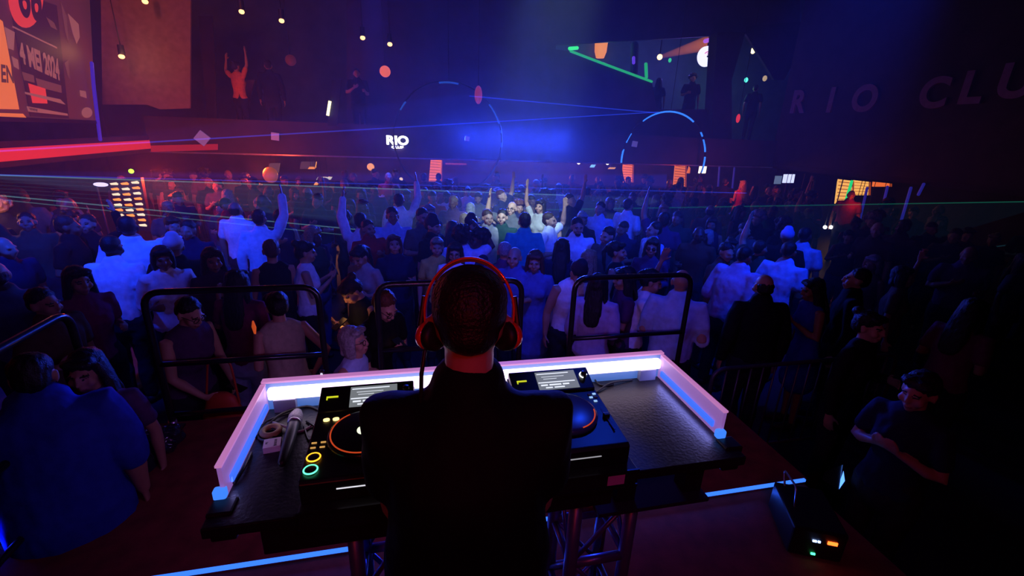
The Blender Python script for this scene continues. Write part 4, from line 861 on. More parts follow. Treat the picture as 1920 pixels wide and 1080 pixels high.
for k, (x0, y0, x1, y1, c, s, b, lb) in enumerate([(1310, 308, 1323, 325, (1, .85, .6), 2.2, 13.3, 'bright white lit notice under the blue light ring'), (503, 306, 521, 324, (.25, .15, .2), .25, 13.6, 'dim grey screen above the orange balloon'), (562, 303, 590, 317, (.15, .10, .15), .25, 13.6, 'dim dark picture screen under the left part of the back balcony'),
        (577, 313, 589, 317, (1, .3, .06), .9, 13.5, 'low orange light under the dim picture screen'), (593, 332, 619, 337, (.75, .75, .65), .7, 13.3, 'pale streak of light low under the back balcony at the left'), (588, 342, 600, 347, (1, .35, .08), .9, 13.3, 'short orange light below the pale streak'),
        (1468, 327, 1488, 343, (.6, .65, 1), 1.3, 12.6, 'blue white lit picture under the right balcony'), (1452, 330, 1464, 345, (.25, .35, .6), .4, 12.6, 'dim blue screen left of the blue white picture'), (1140, 314, 1152, 317, (1, .4, .1), .8, 13.4, 'short orange shelf light left of the middle shutter'), (1106, 309, 1114, 314, (.2, .5, 1), 1.3, 13.4, 'short blue white light under the balcony edge'),
        (1605, 440, 1637, 466, (.85, .03, .02), .30, 10.5, 'red lit cloth hanging in the dark under the right balcony'), (1582, 450, 1592, 468, (.8, .04, .02), .2, 10.4, 'narrow red lit cloth left of the larger red cloth'), (1482, 414, 1505, 424, (.95, .05, .02), .7, 11.0, 'glowing red shelf at the right of the crowd'), (1454, 414, 1466, 434, (.95, .05, .02), .6, 11.0, 'small glowing red lamp shade left of the red shelf')]):
    c0 = atb((x0 + x1) / 2, (y0 + y1) / 2, b); q_ = [atb(x, y, b) - c0 for x, y in ((x0 + 3, y0), (x1 + 3, y0), (x1, y1), (x0, y1))]
    mb = MB().add(q_ + [v + Vector((0, .05, 0)) for v in q_], [(3, 2, 1, 0), (4, 5, 6, 7), (0, 1, 5, 4), (1, 2, 6, 5), (2, 3, 7, 6), (3, 0, 4, 7)])
    o = link(PN[k], mb.mesh('panel'), em('panel %d' % k, c, s), loc=c0); tag(o, lb, {'hanging_cloth': 'cloth', 'lamp_shade': 'lamp', 'lit_shelf': 'shelf', 'shelf_light': 'light', 'pale_streak_light': 'light'}.get(PN[k], 'panel'))
    top = max(v.z for v in q_); up = BZ - c0.z
    if up > top + .02: part('hanger', MB().cyl((q_[0].x * .5, .03, top - .01), (q_[0].x * .5, .03, up), .008, None, 6).cyl((q_[1].x * .5, .03, top - .01), (q_[1].x * .5, .03, up), .008, None, 6), m_black, o)
tm = text_mesh('BAR', .18, .01, bold=.01); tm.transform(Matrix.Rotation(R(90), 4, 'X') @ Matrix.Scale(1.6, 4, (1, 0, 0)))
o = link('lettering', MB().box(-.36, -.28, 0, .02, -.02, .04).box(-.24, -.12, 0, .02, -.02, .03).box(-.08, .08, 0, .02, -.04, .06).box(.12, .22, 0, .02, -.02, .03).box(.26, .36, 0, .02, -.02, .04).box(-.3, .3, 0, .02, -.16, -.12).mesh('lettering'), em('red lettering', (.8, .12, .05), .30), loc=atb(855, 298, 13.5), rz=SA); tag(o, 'small blurred red lettering under the middle of the back balcony', 'lettering')
bc = thing('bar_counter', 'long dark bar counter under the back balcony', 'bar', W(2.5, 15.5, FLOOR), SA)
part('front', MB().box(-7.5, 7.5, -.3, .3, 0, 1.08), m_brown, bc); part('worktop', MB().box(-7.6, 7.6, -.36, .34, 1.08, 1.13), m_black, bc)
struct('wall_bar_back', MB().box(-11.9, 15.9, 16.9, 17.0, FLOOR, BZ), m_brown)
struct('wall_bar_left', MB().box(-9.1, -9.0, -3, 16.9, FLOOR, BZ), m_brown)
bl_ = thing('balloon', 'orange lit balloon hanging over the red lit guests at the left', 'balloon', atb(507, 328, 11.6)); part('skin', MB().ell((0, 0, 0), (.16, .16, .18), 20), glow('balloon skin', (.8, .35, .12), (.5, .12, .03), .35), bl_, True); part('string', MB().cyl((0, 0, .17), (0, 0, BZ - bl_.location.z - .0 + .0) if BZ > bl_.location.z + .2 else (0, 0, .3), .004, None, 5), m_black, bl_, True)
# ---------------- laser sheets hanging in the haze, and the haze itself
def fan(name, A, B, C, thick, col, s, label):
    n = (B - A).cross(C - A).normalized() * thick / 2
    mb = MB().add([A - n, B - n, C - n, A + n, B + n, C + n], [(2, 1, 0), (3, 4, 5), (0, 1, 4, 3), (1, 2, 5, 4), (2, 0, 3, 5)])
    o = link('laser_sheet', mb.mesh('laser_sheet'), vol(name, col, s)); tag(o, label, 'laser light', kind='stuff')
def beam(A, B, r, name, col, s, label):
    o = link('laser_beam', MB().loft([tuple(A) + (r,), tuple(B) + (r,)], 6, flat=True).mesh('laser_beam', True), vol(name, col, s)); tag(o, label, 'laser light', kind='stuff')
fan('teal sheet', ata(-80, 326, -5.85), atb(1250, 372, 9.5), atb(1010, 462, 7.0), .05, (.20, .34, .70), .34, 'thin teal laser sheet spreading from the left across the crowd')
beam(ata(-70, 326, -5.85), atb(1060, 366, 9.3), .012, 'teal edge', (.30, .7, .85), 9.0, 'upper bright edge of the teal laser sheet')
beam(ata(-70, 360, -5.5), atb(960, 458, 7.0), .010, 'teal edge', (.30, .7, .85), 9.0, 'lower bright edge of the teal laser sheet')
beam(ata(-70, 367, -5.5), atb(700, 446, 7.0), .007, 'teal edge', (.30, .7, .85), 9.0, 'second faint edge of the teal laser sheet, just below the lower one')
fan('green sheet', ata(1990, 377, 11.3), atb(980, 395, 9.2), atb(1560, 506, 6.4), .05, (.03, .22, .36), .14, 'thin dim green laser sheet spreading from the right over the crowd')
beam(ata(1990, 377, 11.3), atb(980, 394, 9.2), .012, 'green edge', (.03, .7, .45), 3.5, 'upper green edge of the dim laser sheet at the right')
beam(ata(1990, 445, 11.3), atb(1590, 502, 6.4), .012, 'green edge 2', (.03, .25, .35), 2.5, 'lower green edge of the dim laser sheet at the right')
fan('blue sheet', atb(1235, 210, 12.5), atb(880, 178, 9.0), ata(-80, 288, -5.85), .06, (.02, .05, 1.0), .10, 'blue laser sheet spreading left from the bright light ring')
beam(atb(1235, 210, 12.5), ata(-80, 288, -5.85), .014, 'blue edge', (.02, .07, 1.0), 14.0, 'lower bright edge of the blue laser sheet')
beam(atb(1235, 212, 12.5), atb(880, 180, 9.0), .012, 'blue edge', (.02, .07, 1.0), 14.0, 'upper short edge of the blue laser sheet')
fan('blue sheet low', ata(-80, 324, -5.85), atb(1250, 352, 10.5), atb(1250, 328, 11.5), .08, (.02, .05, 1.0), .35, 'low blue laser sheet crossing before the bar')
beam(ata(-80, 326, -5.85), atb(1400, 362, 10.5), .012, 'blue edge', (.02, .07, 1.0), 14.0, 'bright blue laser beam crossing low before the bar')
for k in range(5):
    t = (k + 1) / 6; beam(ata(-75, 326 + 34 * t, -5.85 + .3 * t), atb(1240 - 200 * t, 372 + 82 * t, 9.3 - 2.1 * t), .006, 'teal thread', (.22, .45, .75), 2.5, ['topmost of the five faint threads of light inside the teal laser sheet', 'second faint thread of light inside the teal laser sheet', 'middle faint thread of light inside the teal laser sheet', 'fourth faint thread of light inside the teal laser sheet', 'lowest of the five faint threads of light inside the teal laser sheet'][k])
hz = link('haze', MB().box(-5.9, 8.2, 3.4, 12.94, FLOOR + .02, 8.9).mesh('haze'), None, loc=(0, 0, 0), rz=SA)
m = bpy.data.materials.new('thin smoke'); m.use_nodes = True; nt = m.node_tree; nt.nodes.clear()
ou = nt.nodes.new('ShaderNodeOutputMaterial'); vsn = nt.nodes.new('ShaderNodeVolumeScatter'); vsn.inputs['Density'].default_value = .018; vsn.inputs['Anisotropy'].default_value = .25
vsn.inputs['Color'].default_value = (.95, .95, 1, 1); nt.links.new(vsn.outputs[0], ou.inputs['Volume']); hz.data.materials.append(m)
tag(hz, 'thin smoke hanging over the dance floor', 'smoke', kind='stuff')
# ================================================================== THE CROWD
COL = {'white': (.86, .86, .90), 'light blue': (.42, .58, .85), 'navy': (.012, .014, .05), 'black': (.012, .012, .015), 'grey': (.10, .095, .09), 'pale grey': (.36, .33, .28),
       'beige': (.50, .42, .28), 'red': (.50, .02, .02), 'violet': (.09, .035, .10), 'magenta': (.22, .02, .10), 'teal': (.03, .50, .60), 'yellow': (.55, .45, .10), 'blue': (.02, .04, .35),
       'patterned blue': (.10, .14, .40), 'brown': (.10, .05, .03), 'dark green': (.02, .06, .04), 'lavender': (.50, .42, .66), 'orange': (.85, .25, .04)}
JEANS = ('trousers', 'blue denim', (.05, .08, .22)); DARKT = ('trousers', 'dark', (.02, .02, .03)); PALEJ = ('trousers', 'pale denim', (.45, .55, .80))
def G(x, y, h, face, sex, arms, lean, hp, hy, hair, hcol, skin, top, label, hem=.92, low=DARKT, vox=.012, fat=1.0, side=0, hr=0, base=FLOOR, b=None, **kw):
    p = Pose(sex, arms, lean, side, hp, hy, hr, vox, fat); s = h / 1.765
    z = base + s * (p.headM() @ Vector((0, .02, 1.768))).z
    pos = atz(x, y, z) if b is None else atb(x, y, b)
    o = person(pos, face, h, label, p, hair, hcol, skin, (top[0], top[1], COL[top[1]]) if top else None, hem, low, base=base, **kw)
    return o, p
def phone(o, p, i, label, lit=None, tilt=40):
    c, d, M = hand_at(o, p, i); ph = thing('phone', label, 'phone', c + d * .03 + Vector((0, 0, .03)), 0)
    ph.rotation_euler = (R(-tilt), 0, o.rotation_euler.z)
    part('body', MB().box(-.036, .036, -.005, .004, -.07, .07), m_blackp, ph, bevel=.002)
    part('screen', MB().box(-.032, .032, .004, .0055, -.064, .064), em('phone ' + label[:10], *lit) if lit else mat('dark glass', (.01, .01, .012), .1), ph)
    return ph
V1, V2 = .0085, .0105
# ---- the row right behind the rails
o, p = G(352, 560, 1.68, 38, 'f', ('low', 'low'), 10, 22, 0, 'short', 'black', 'light', ('tank', 'violet'), 'person with short dark hair and glasses in sleeveless violet top behind the left guard rail', vox=V1, fat=1.12, glasses=True)
hb = thing('shoulder_bag', 'orange red shoulder bag carried low by the person with glasses behind the left rail', 'bag', o.location + Vector((.34, -.16, .62)), 0)
part('body', MB().loft([(0, 0, .0, .15, .06), (0, 0, .12, .17, .075), (0, 0, .27, .12, .05)], 18, side=(1, 0, 0)), mat('orange red leather', (.55, .07, .03), .5), hb, True); part('strap', MB().loft([tuple(v) + (.008,) for v in rounded([(-.12, 0, .26), (-.06, .02, .62), (.10, .02, .62), (.13, 0, .26)], .08)], 8), mat('orange red leather', (.55, .07, .03), .5), hb, True)
phone(o, p, 1, 'phone with pale glint held by the person with glasses behind the left rail', ((.5, .5, .9), .25), 80)
G(442, 505, 1.70, 150, 'f', ('down', 'handup'), 4, 5, 0, 'long', 'black', 'mid', ('tee', 'magenta'), 'person in dark magenta tee shirt and pale jeans raising a hand at the left rail', low=PALEJ, vox=V1)
G(515, 547, 1.66, 192, 'f', ('hip', 'bent'), 6, 12, 0, 'bun', 'black', 'light', ('tank', 'beige'), 'person seen from behind in beige sleeveless top with dark pinned-up hair at the left rail', vox=V1, fat=1.05)
fl = link('hair_flower', MB().loft([(0, 0, 0, .008, .004), (0, 0, .045, .016, .006), (0, 0, .085, .006, .004)], 10).mesh('flower', True), glow('orange earring', (.8, .15, .03), (.9, .12, .02), .45), loc=atz(478, 625, .74)); tag(fl, 'bright orange hanging earring beside the neck of the person in beige', 'earring')
G(505, 448, 1.74, 186, 'f', ('down', 'down'), 0, 6, 0, 'short', 'auburn', 'light', ('tank', 'black'), 'person seen from behind with short auburn hair and black sleeveless top at the left', vox=V2)
o, p = G(572, 452, 1.70, 88, 'f', ('phone', 'phone'), 2, 8, 0, 'bun', 'black', 'light', ('tank', 'white'), 'person in profile with dark bun and white strappy top holding up a phone', vox=V1)
phone(o, p, 1, 'dark phone held up by the person with the bun and white top', None, 20)
o, p = G(672, 463, 1.66, -38, 'f', ('down', 'bent'), 4, 26, 0, 'tail', 'black', 'light', ('tee', 'pale grey'), 'person in pale grey tee shirt with dark tied-back hair looking down to the left', vox=V1)
o, p = G(655, 527, 1.66, -58, 'f', ('phone', 'phone'), 14, 38, 0, 'bun', 'brown', 'light', ('tank', 'black'), 'person in black sleeveless top with brown hair bending over a bright lit phone', vox=V1)
ph = phone(o, p, 1, 'bright orange white lit phone held by the person bending down at the middle rail', ((1, .62, .25), 5), 60)
l = bpy.data.lights.new('phone_glow', 'POINT'); l.color = (1, .42, .12); l.energy = .35; l.shadow_soft_size = .05
lo = bpy.data.objects.new('phone_glow', l); SC.collection.objects.link(lo); lo.location = ph.location + Vector((0, .05, .10))
G(662, 613, 1.58, 62, 'f', ('bent', 'down'), 16, -12, 0, 'bob', 'grey', 'light', ('tank', 'light blue'), 'person with grey blond hair, glasses and light blue halter top at the middle rail', vox=V1, glasses=True)
o, p = G(722, 548, 1.76, 42, 'm', ('fwd', 'chest'), 12, 28, 0, 'short', 'auburn', 'light', ('tee', 'black'), 'person with short reddish hair and glasses in black tee shirt leaning over his phone', vox=V1, glasses=True)
phone(o, p, 1, 'small phone with orange glint held by the person in glasses and black tee shirt', ((1, .35, .2), .9), 60)
o, p = G(738, 441, 1.70, 6, 'f', ('down', 'bent'), 0, -12, 0, 'bob', 'auburn', 'light', ('tee', 'navy'), 'person with chin-length light brown hair in navy tee shirt looking up', vox=V1, fat=1.08)
c, d, M = hand_at(o, p, 0)
cu = thing('drinking_cup', 'clear cup held by the person in the navy tee shirt', 'cup', atz(722, 545, .28), 0)
part('body', MB().loft([(0, 0, 0, .028), (0, 0, .10, .037)], 18, flat=True), mat('clear plastic', (.35, .35, .45), .1), cu, True)
G(300, 462, 1.72, 4, 'f', ('bent', 'down'), 4, 4, 0, 'bob', 'black', 'tan', ('loose', 'white'), 'person with dark shoulder hair in open-collared white blouse, left behind the rail', vox=V2, fat=1.05)
G(234, 403, 1.90, 172, 'm', ('bent', 'down'), 5, 0, 0, 'fade', 'black', 'deep', ('long', 'white'), 'tall person from behind in bright white long-sleeved shirt below the panel of glowing dashes', vox=V2, fat=1.15)
G(205, 440, 1.80, 150, 'm', ('bent', 'down'), 8, 10, 0, 'fade', 'black', 'deep', ('long', 'white'), 'person in white shirt half hidden left of the tall person in the white shirt', vox=.014)
G(322, 440, 1.78, 175, 'm', ('down', 'down'), 0, 0, 0, None, 'black', 'light', ('tee', 'black'), 'person in pale cap behind the person in the white blouse', vox=.014, cap=('round', 'pale', (.6, .58, .62)))
G(395, 465, 1.72, 10, 'f', ('down', 'chest'), 0, 5, 0, 'long', 'brown', 'light', ('tee', 'violet'), 'person with long brown hair and violet top, dim, right of the white blouse', vox=V2)
G(1004, 470, 1.70, -4, 'f', ('down', 'down'), 2, 10, 0, 'long', 'auburn', 'light', ('tee', 'patterned blue'), 'person with long light hair in patterned blue dress right of the headphones', hem=.55, low=None, vox=V1)
G(1088, 492, 1.74, 30, 'm', ('down', 'hip'), 10, 30, 0, 'short', 'black', 'light', ('tank', 'white'), 'person in dark brimmed cap and white sleeveless top leaning forward left of the right rail', vox=V1, cap=('brim', 'dark', (.02, .02, .03)))
G(1124, 512, 1.68, 168, 'f', ('bent', 'down'), 3, 6, 0, 'long', 'black', 'light', ('loose', 'lavender'), 'person from behind with dark shoulder hair in lavender tee shirt behind the right rail', vox=V1)
G(1172, 500, 1.70, -70, 'f', ('down', 'phone'), 3, 6, 0, 'long', 'black', 'light', ('tee', 'violet'), 'person facing left with dark hair and violet top, behind the lavender tee shirt', vox=V1)
G(1226, 506, 1.70, 96, 'f', ('fwd', 'raise'), 10, 14, 0, 'tail', 'black', 'light', ('tee', 'white'), 'person in white blouse and dark trousers leaning right, arm up, left of the bald person', vox=V1)
G(1282, 503, 1.80, 176, 'm', ('bent', 'bent'), 4, 8, 0, None, 'grey', 'light', ('long', 'light blue'), 'bald person seen from behind in light blue shirt behind the right rail', vox=V1, fat=1.1)
G(1400, 462, 1.78, 150, 'm', ('bent', 'down'), 14, 10, 0, 'fade', 'black', 'tan', ('loose', 'lavender'), 'person from behind in loose pale lavender shirt, left of the person with the bald crown', vox=V1, fat=1.1)
G(1436, 512, 1.76, -150, 'm', ('down', 'down'), 4, 10, 0, 'rim', 'black', 'light', ('long', 'black'), 'person in black jacket with shiny bald crown and dark sides turning left', vox=V1, fat=1.12)
G(1484, 452, 1.80, 160, 'm', ('bent', 'bent'), 6, 4, 0, 'fade', 'black', 'tan', ('tee', 'light blue'), 'person in bright blue lit tee shirt right of the person with the bald crown', vox=V1, fat=1.05)
G(1528, 522, 1.66, -60, 'f', ('down', 'chest'), 6, 12, 0, 'long', 'black', 'tan', ('tank', 'blue'), 'person with long dark hair in blue dress right of the bright blue tee shirt', hem=.6, low=None, vox=V1)
G(1640, 586, 1.70, 72, 'f', ('down', 'bent'), 2, 4, 0, 'bun', 'black', 'light', ('long', 'black'), 'person in profile with tied-back dark hair and black jacket, dark right side', vox=V1)
G(1612, 502, 1.76, -80, 'm', ('down', 'down'), 0, 0, 0, 'short', 'black', 'light', ('long', 'black'), 'person facing left in black shirt, above the person in profile at the right', vox=V2)
G(1835, 560, 1.72, 160, 'f', ('bent', 'bent'), 4, 10, 0, 'long', 'black', 'mid', ('tee', 'magenta'), 'person from behind in dim magenta top at the far right edge of the crowd', vox=V2)
G(1735, 700, 1.70, -20, 'f', ('chest', 'chest'), 4, 10, 0, 'tail', 'black', 'light', ('tee', 'navy'), 'person in dim navy top holding her hands before her, lower right', vox=V2)
G(1700, 500, 1.66, 90, 'f', ('down', 'raise'), 0, 0, 0, 'bob', 'black', 'mid', ('tee', 'brown'), 'person in brown top with one arm raised in the dark at the right', vox=.014)
G(50, 662, 1.80, 165, 'm', ('down', 'down'), 10, 10, 0, 'short', 'black', 'mid', ('loose', 'blue'), 'broad person from behind in loose blue shirt at the lower left, behind the side rail', hem=.74, vox=V1, fat=1.35)
G(150, 660, 1.68, -30, 'f', ('chest', 'down'), 4, 6, 0, 'long', 'black', 'mid', ('tee', 'violet'), 'person in dim violet top with hand near her chin at the lower left', vox=V2)
G(140, 500, 1.72, 20, 'f', ('down', 'bent'), 0, 5, 0, 'long', 'black', 'mid', ('tee', 'magenta'), 'person with long dark hair and dim magenta top left of the tall person in white', vox=V2)
G(75, 540, 1.70, 40, 'm', ('bent', 'down'), 0, 5, 0, 'short', 'black', 'mid', ('tee', 'brown'), 'person in dim brown tee shirt near the left picture edge', vox=V2)
G(158, 402, 1.76, -25, 'm', ('chest', 'raise'), 0, -8, 0, 'short', 'brown', 'light', ('long', 'black'), 'person in black lit orange from the side, arm up, left of the dash panel', vox=V2)
G(45, 398, 1.76, -10, 'm', ('up', 'down'), 0, -8, 0, 'short', 'black', 'mid', ('tee', 'dark green'), 'person in dark green tee shirt with one arm raised at the far left', vox=V2)
# ---- the lit middle
G(690, 412, 1.72, 30, 'm', ('down', 'chest'), 0, 0, 0, 'short', 'black', 'mid', ('tee', 'red'), 'person in red tee shirt with his hand on his chest', vox=V2)
G(735, 388, 1.84, 4, 'm', ('down', 'down'), 0, 2, 0, 'short', 'black', 'tan', ('long', 'light blue'), 'person with dark hair in light blue shirt behind the person in navy', vox=V2, fat=1.1)
G(748, 362, 1.84, 170, 'm', ('up', 'bent'), 0, 0, 0, 'short', 'black', 'tan', ('long', 'white'), 'person in white shirt, arm up, just behind the person in the light blue shirt', vox=.014)
G(676, 398, 1.78, 160, 'm', ('bent', 'up'), 6, 0, 0, 'short', 'black', 'mid', ('long', 'white'), 'person in white long sleeves behind the person in the red tee shirt', vox=.014)
G(484, 392, 1.80, 165, 'm', ('up', 'down'), 8, 0, 0, 'short', 'black', 'mid', ('long', 'white'), 'person in white long-sleeved shirt with raised arm left of the red lit dancers', vox=.014)
G(853, 455, 1.68, -6, 'f', ('down', 'down'), 0, 6, 0, 'long', 'brown', 'light', ('tee', 'white'), 'person with long brown hair, dark glasses and white top just left above the headphones', vox=V1, glasses=True)
G(868, 424, 1.80, 165, 'm', ('temple', 'down'), 0, 0, 0, 'curly', 'black', 'deep', ('tee', 'light blue'), 'person with bushy black hair and light blue shirt, hand at his head, above the headphones', vox=V1)
G(897, 430, 1.76, -70, 'f', ('bent', 'down'), 0, 0, 0, 'curly', 'black', 'deep', ('tee', 'navy'), 'person with curly black hair in navy facing the person with bushy hair', vox=V2)
G(819, 446, 1.66, 0, 'f', ('down', 'down'), 0, 0, 0, 'tail', 'blond', 'light', ('tee', 'yellow'), 'person with tied blond hair in yellow top left of the person with dark glasses', vox=V2)
G(793, 390, 1.84, 28, 'm', ('bent', 'down'), 0, 4, 0, 'short', 'black', 'light', ('tee', 'grey'), 'person in dark grey tee shirt left of the person in the flat cap', vox=V2)
G(812, 405, 1.82, 60, 'm', ('down', 'down'), 0, 8, 0, 'short', 'black', 'light', ('tee', 'black'), 'person in flat dark cap and black tee shirt in the middle of the crowd', vox=V2, cap=('round', 'dark', (.02, .02, .025)))
G(885, 404, 1.78, 40, 'm', ('down', 'down'), 0, 4, 0, 'short', 'black', 'light', ('tee', 'grey'), 'person in dark brimmed cap and grey tee shirt lit bright from the side', vox=V2, cap=('brim', 'dark', (.02, .02, .03)))
G(915, 393, 1.78, 20, 'm', ('down', 'bent'), 0, 2, 0, 'short', 'brown', 'light', ('tee', 'pale grey'), 'person with brown hair and pale grey tee shirt in the bright haze', vox=V2)
G(942, 392, 1.78, -10, 'm', ('handup', 'down'), 0, 0, 0, 'short', 'black', 'light', ('tee', 'dark green'), 'person in dark green tee shirt, hand raised, left of the teal tee shirt', vox=V2)
G(960, 377, 1.80, -20, 'm', ('raise', 'down'), 0, -4, 0, 'rim', 'brown', 'light', ('tee', 'grey'), 'person with receding hair and glasses raising his arm behind the teal tee shirt', vox=V2, glasses=True)
G(984, 398, 1.84, 190, 'm', ('bent', 'bent'), 4, 4, 0, 'short', 'black', 'light', ('tee', 'teal'), 'person seen from behind in teal tee shirt in the middle of the crowd', vox=V1, fat=1.05)
G(1032, 398, 1.78, 70, 'm', ('bent', 'raise'), 0, 0, 0, 'short', 'brown', 'light', ('tee', 'white'), 'person in white tee shirt facing right, between the teal tee shirt and the bearded person', vox=V2)
G(1014, 374, 1.78, -30, 'f', ('up', 'down'), 0, 0, 0, 'bob', 'black', 'mid', ('tee', 'pale grey'), 'person in pale grey tee shirt with a fist raised in the bright haze', vox=V2)
o, p = G(1084, 408, 1.82, 16, 'm', ('bent', 'bent'), 0, 6, 0, 'short', 'black', 'light', ('tee', 'white'), 'bearded person in white v-necked tee shirt standing in blue light', vox=V1, fat=1.08)
H = p.headM(); mb = MB(); mb.ell((0, -.064, 1.566), (.040, .040, .030), 14, H); link('beard', mb.mesh('beard', True), hair_mat('black'), o)
G(947, 452, 1.74, 175, 'm', ('down', 'down'), 0, 10, 0, 'fade', 'grey', 'light', ('tee', 'violet'), 'person with cropped grey hair in violet tee shirt right behind the headphones', vox=V2)
G(965, 462, 1.72, -15, 'm', ('down', 'bent'), 0, 4, 0, None, 'black', 'light', ('tee', 'patterned blue'), 'bald person in patterned blue shirt right behind the headphones', vox=V1)
G(1055, 447, 1.70, 175, 'f', ('down', 'down'), 0, 6, 0, 'long', 'black', 'tan', ('tee', 'navy'), 'person with long straight black hair in navy below the bearded person', vox=V2)
G(1106, 467, 1.66, 170, 'f', ('down', 'down'), 0, 4, 0, 'long', 'blond', 'light', ('tee', 'black'), 'person from behind with long blond hair in black, right of the bearded person', vox=V2)
G(1160, 453, 1.72, 80, 'f', ('down', 'down'), 0, 0, 0, 'tail', 'black', 'light', ('tank', 'black'), 'person in profile with dark ponytail and bare shoulders above the right rail', vox=V1)
G(1225, 446, 1.72, -4, 'f', ('down', 'bent'), 0, 2, 0, 'long', 'brown', 'light', ('long', 'violet'), 'smiling person with long hair and red tinted sunglasses above the right rail', vox=V1, glasses='sun')
G(1140, 425, 1.76, -40, 'm', ('chest', 'down'), 0, 8, 0, 'short', 'black', 'light', ('tee', 'grey'), 'person in grey tee shirt looking down left of the person with the ponytail', vox=V2)
G(1228, 415, 1.78, -60, 'm', ('down', 'down'), 0, 0, 0, 'short', 'black', 'light', ('tee', 'light blue'), 'person in light blue tee shirt behind the person with the sunglasses', vox=V2)
G(1126, 378, 1.80, -20, 'm', ('down', 'down'), 0, 0, 0, 'short', 'black', 'light', ('tee', 'light blue'), 'person in light blue tee shirt behind the bearded person to his right', vox=.014)
G(1180, 372, 1.82, 150, 'm', ('bent', 'down'), 0, 0, 0, 'short', 'black', 'light', ('tee', 'white'), 'person in white tee shirt far behind the person with the ponytail', vox=.014)
G(1514, 425, 1.80, 160, 'm', ('down', 'down'), 0, 0, 0, 'fade', 'black', 'tan', ('tee', 'light blue'), 'person in light blue tee shirt far behind the bright blue tee shirt at the right', vox=.014)
G(1480, 428, 1.76, 170, 'm', ('down', 'down'), 0, 0, 0, None, 'black', 'tan', ('tee', 'black'), 'person in blue lit cap in the crowd at the right', vox=.014, cap=('round', 'blue lit', (.3, .4, .8)))
# ---- under the back balcony
G(1278, 330, 1.72, 170, 'f', ('down', 'down'), 0, 0, 0, 'long', 'black', 'mid', ('tee', 'black'), 'dark silhouette of a long-haired guest before the widest orange shutter', vox=.014, b=13.0)
G(1180, 326, 1.72, 30, 'm', ('bent', 'down'), 0, 0, 0, 'short', 'black', 'mid', ('tee', 'black'), 'dark silhouette before the middle orange shutter', vox=.014, b=12.9)
G(822, 322, 1.72, 190, 'm', ('bent', 'down'), 0, 0, 0, 'short', 'black', 'mid', ('tee', 'black'), 'dark silhouette before the left orange shutter', vox=.014, b=12.9)
G(1395, 337, 1.78, -150, 'f', ('down', 'bent'), 0, 0, 0, 'long', 'blond', 'light', ('tank', 'red'), 'glowing red lit person with pale hair at the back right', hem=.5, low=None, vox=.014, b=11.8)
G(1362, 335, 1.80, 165, 'm', ('down', 'down'), 0, 0, 0, 'short', 'black', 'mid', ('tee', 'black'), 'dark person left of the glowing red lit person', vox=.014, b=12.2)
# ---- on the balconies
BF = 1.62
def GB(x, y, h, face, sex, arms, hair, top, label, b, up=0, **kw): return G(x, y, h, face, sex, arms, 0, 0, 0, hair, 'black', 'light', top, label, vox=.014, b=b, base=BF - .02 + up, **kw)
GB(437, 88, 1.78, 140, 'f', ('up', 'raise'), 'bun', ('tee', 'orange'), 'dancer in orange top with arms up on the left balcony', 13.35, low=('trousers', 'black', (.02, .02, .02)))
GB(500, 100, 1.85, 175, 'm', ('down', 'down'), 'short', ('long', 'black'), 'dark silhouette right of the dancer in orange', 13.4)
GB(668, 128, 1.8, 0, 'm', ('chest', 'bent'), 'short', ('tee', 'black'), 'dark silhouette under the third orange ceiling spotlight', 13.4)
GB(1238, 138, 1.8, 170, 'f', ('down', 'down'), 'long', ('tee', 'black'), 'dark silhouette at the foot of the sloping green strip', 14.9, up=.45)
GB(1300, 143, 2.0, 20, 'm', ('bent', 'down'), 'curly', ('tee', 'black'), 'large dark bushy-haired silhouette in the upper bar opening', 14.9, up=.45)
GB(1168, 160, 1.7, 20, 'f', ('down', 'down'), 'bob', ('tee', 'black'), 'dim silhouette below the sloping green strip', 14.9, up=.45)
GB(1424, 130, 1.8, 170, 'm', ('down', 'down'), 'short', ('tee', 'black'), 'dark silhouette in the gable right of the pillar', 14.9, up=.45)
# ---- everyone else, from the rails to the bar
NEARBY = [('left of the tall person in white', -9, -4.4, 0, 6.5), ('behind the person in the white blouse', -4.4, -2.6, 0, 6.5), ('right of the white blouse', -2.6, -1.0, 0, 6.5), ('left of the headphones', -1.0, 1.0, 0, 6.0), ('behind the right guard rail', 1.0, 3.0, 0, 6.0), ('around the bright blue tee shirt', 3.0, 5.0, 0, 6.5), ('in the dark right part of the crowd', 5.0, 14, 0, 7.0),
          ('below the panel of glowing dashes', -9, -4.6, 6.5, 9), ('below the red lit balloon', -4.6, -2.4, 6.5, 9.2), ('below the RIO sign', -2.4, .2, 6, 9.2), ('in the bright haze at the centre', .2, 2.6, 6, 9.2), ('below the blue light ring', 2.6, 5.2, 6, 9.2), ('left of the twin white lights', 5.2, 7.6, 6, 9.2), ('below the green tube', 7.6, 14, 6, 9.6),
          ('deep under the red band', -9, -3.6, 9, 14), ('deep below the RIO sign', -3.6, -.8, 9, 14), ('deep below the left orange shutter', -.8, 1.6, 9, 14), ('deep in the blue haze', 1.6, 4.2, 9, 14), ('deep below the middle orange shutter', 4.2, 6.6, 9, 14), ('deep below the widest orange shutter', 6.6, 9.0, 9, 14), ('deep near the right balcony', 9, 14, 9, 14)]
rnd = random.Random(11); used = set()
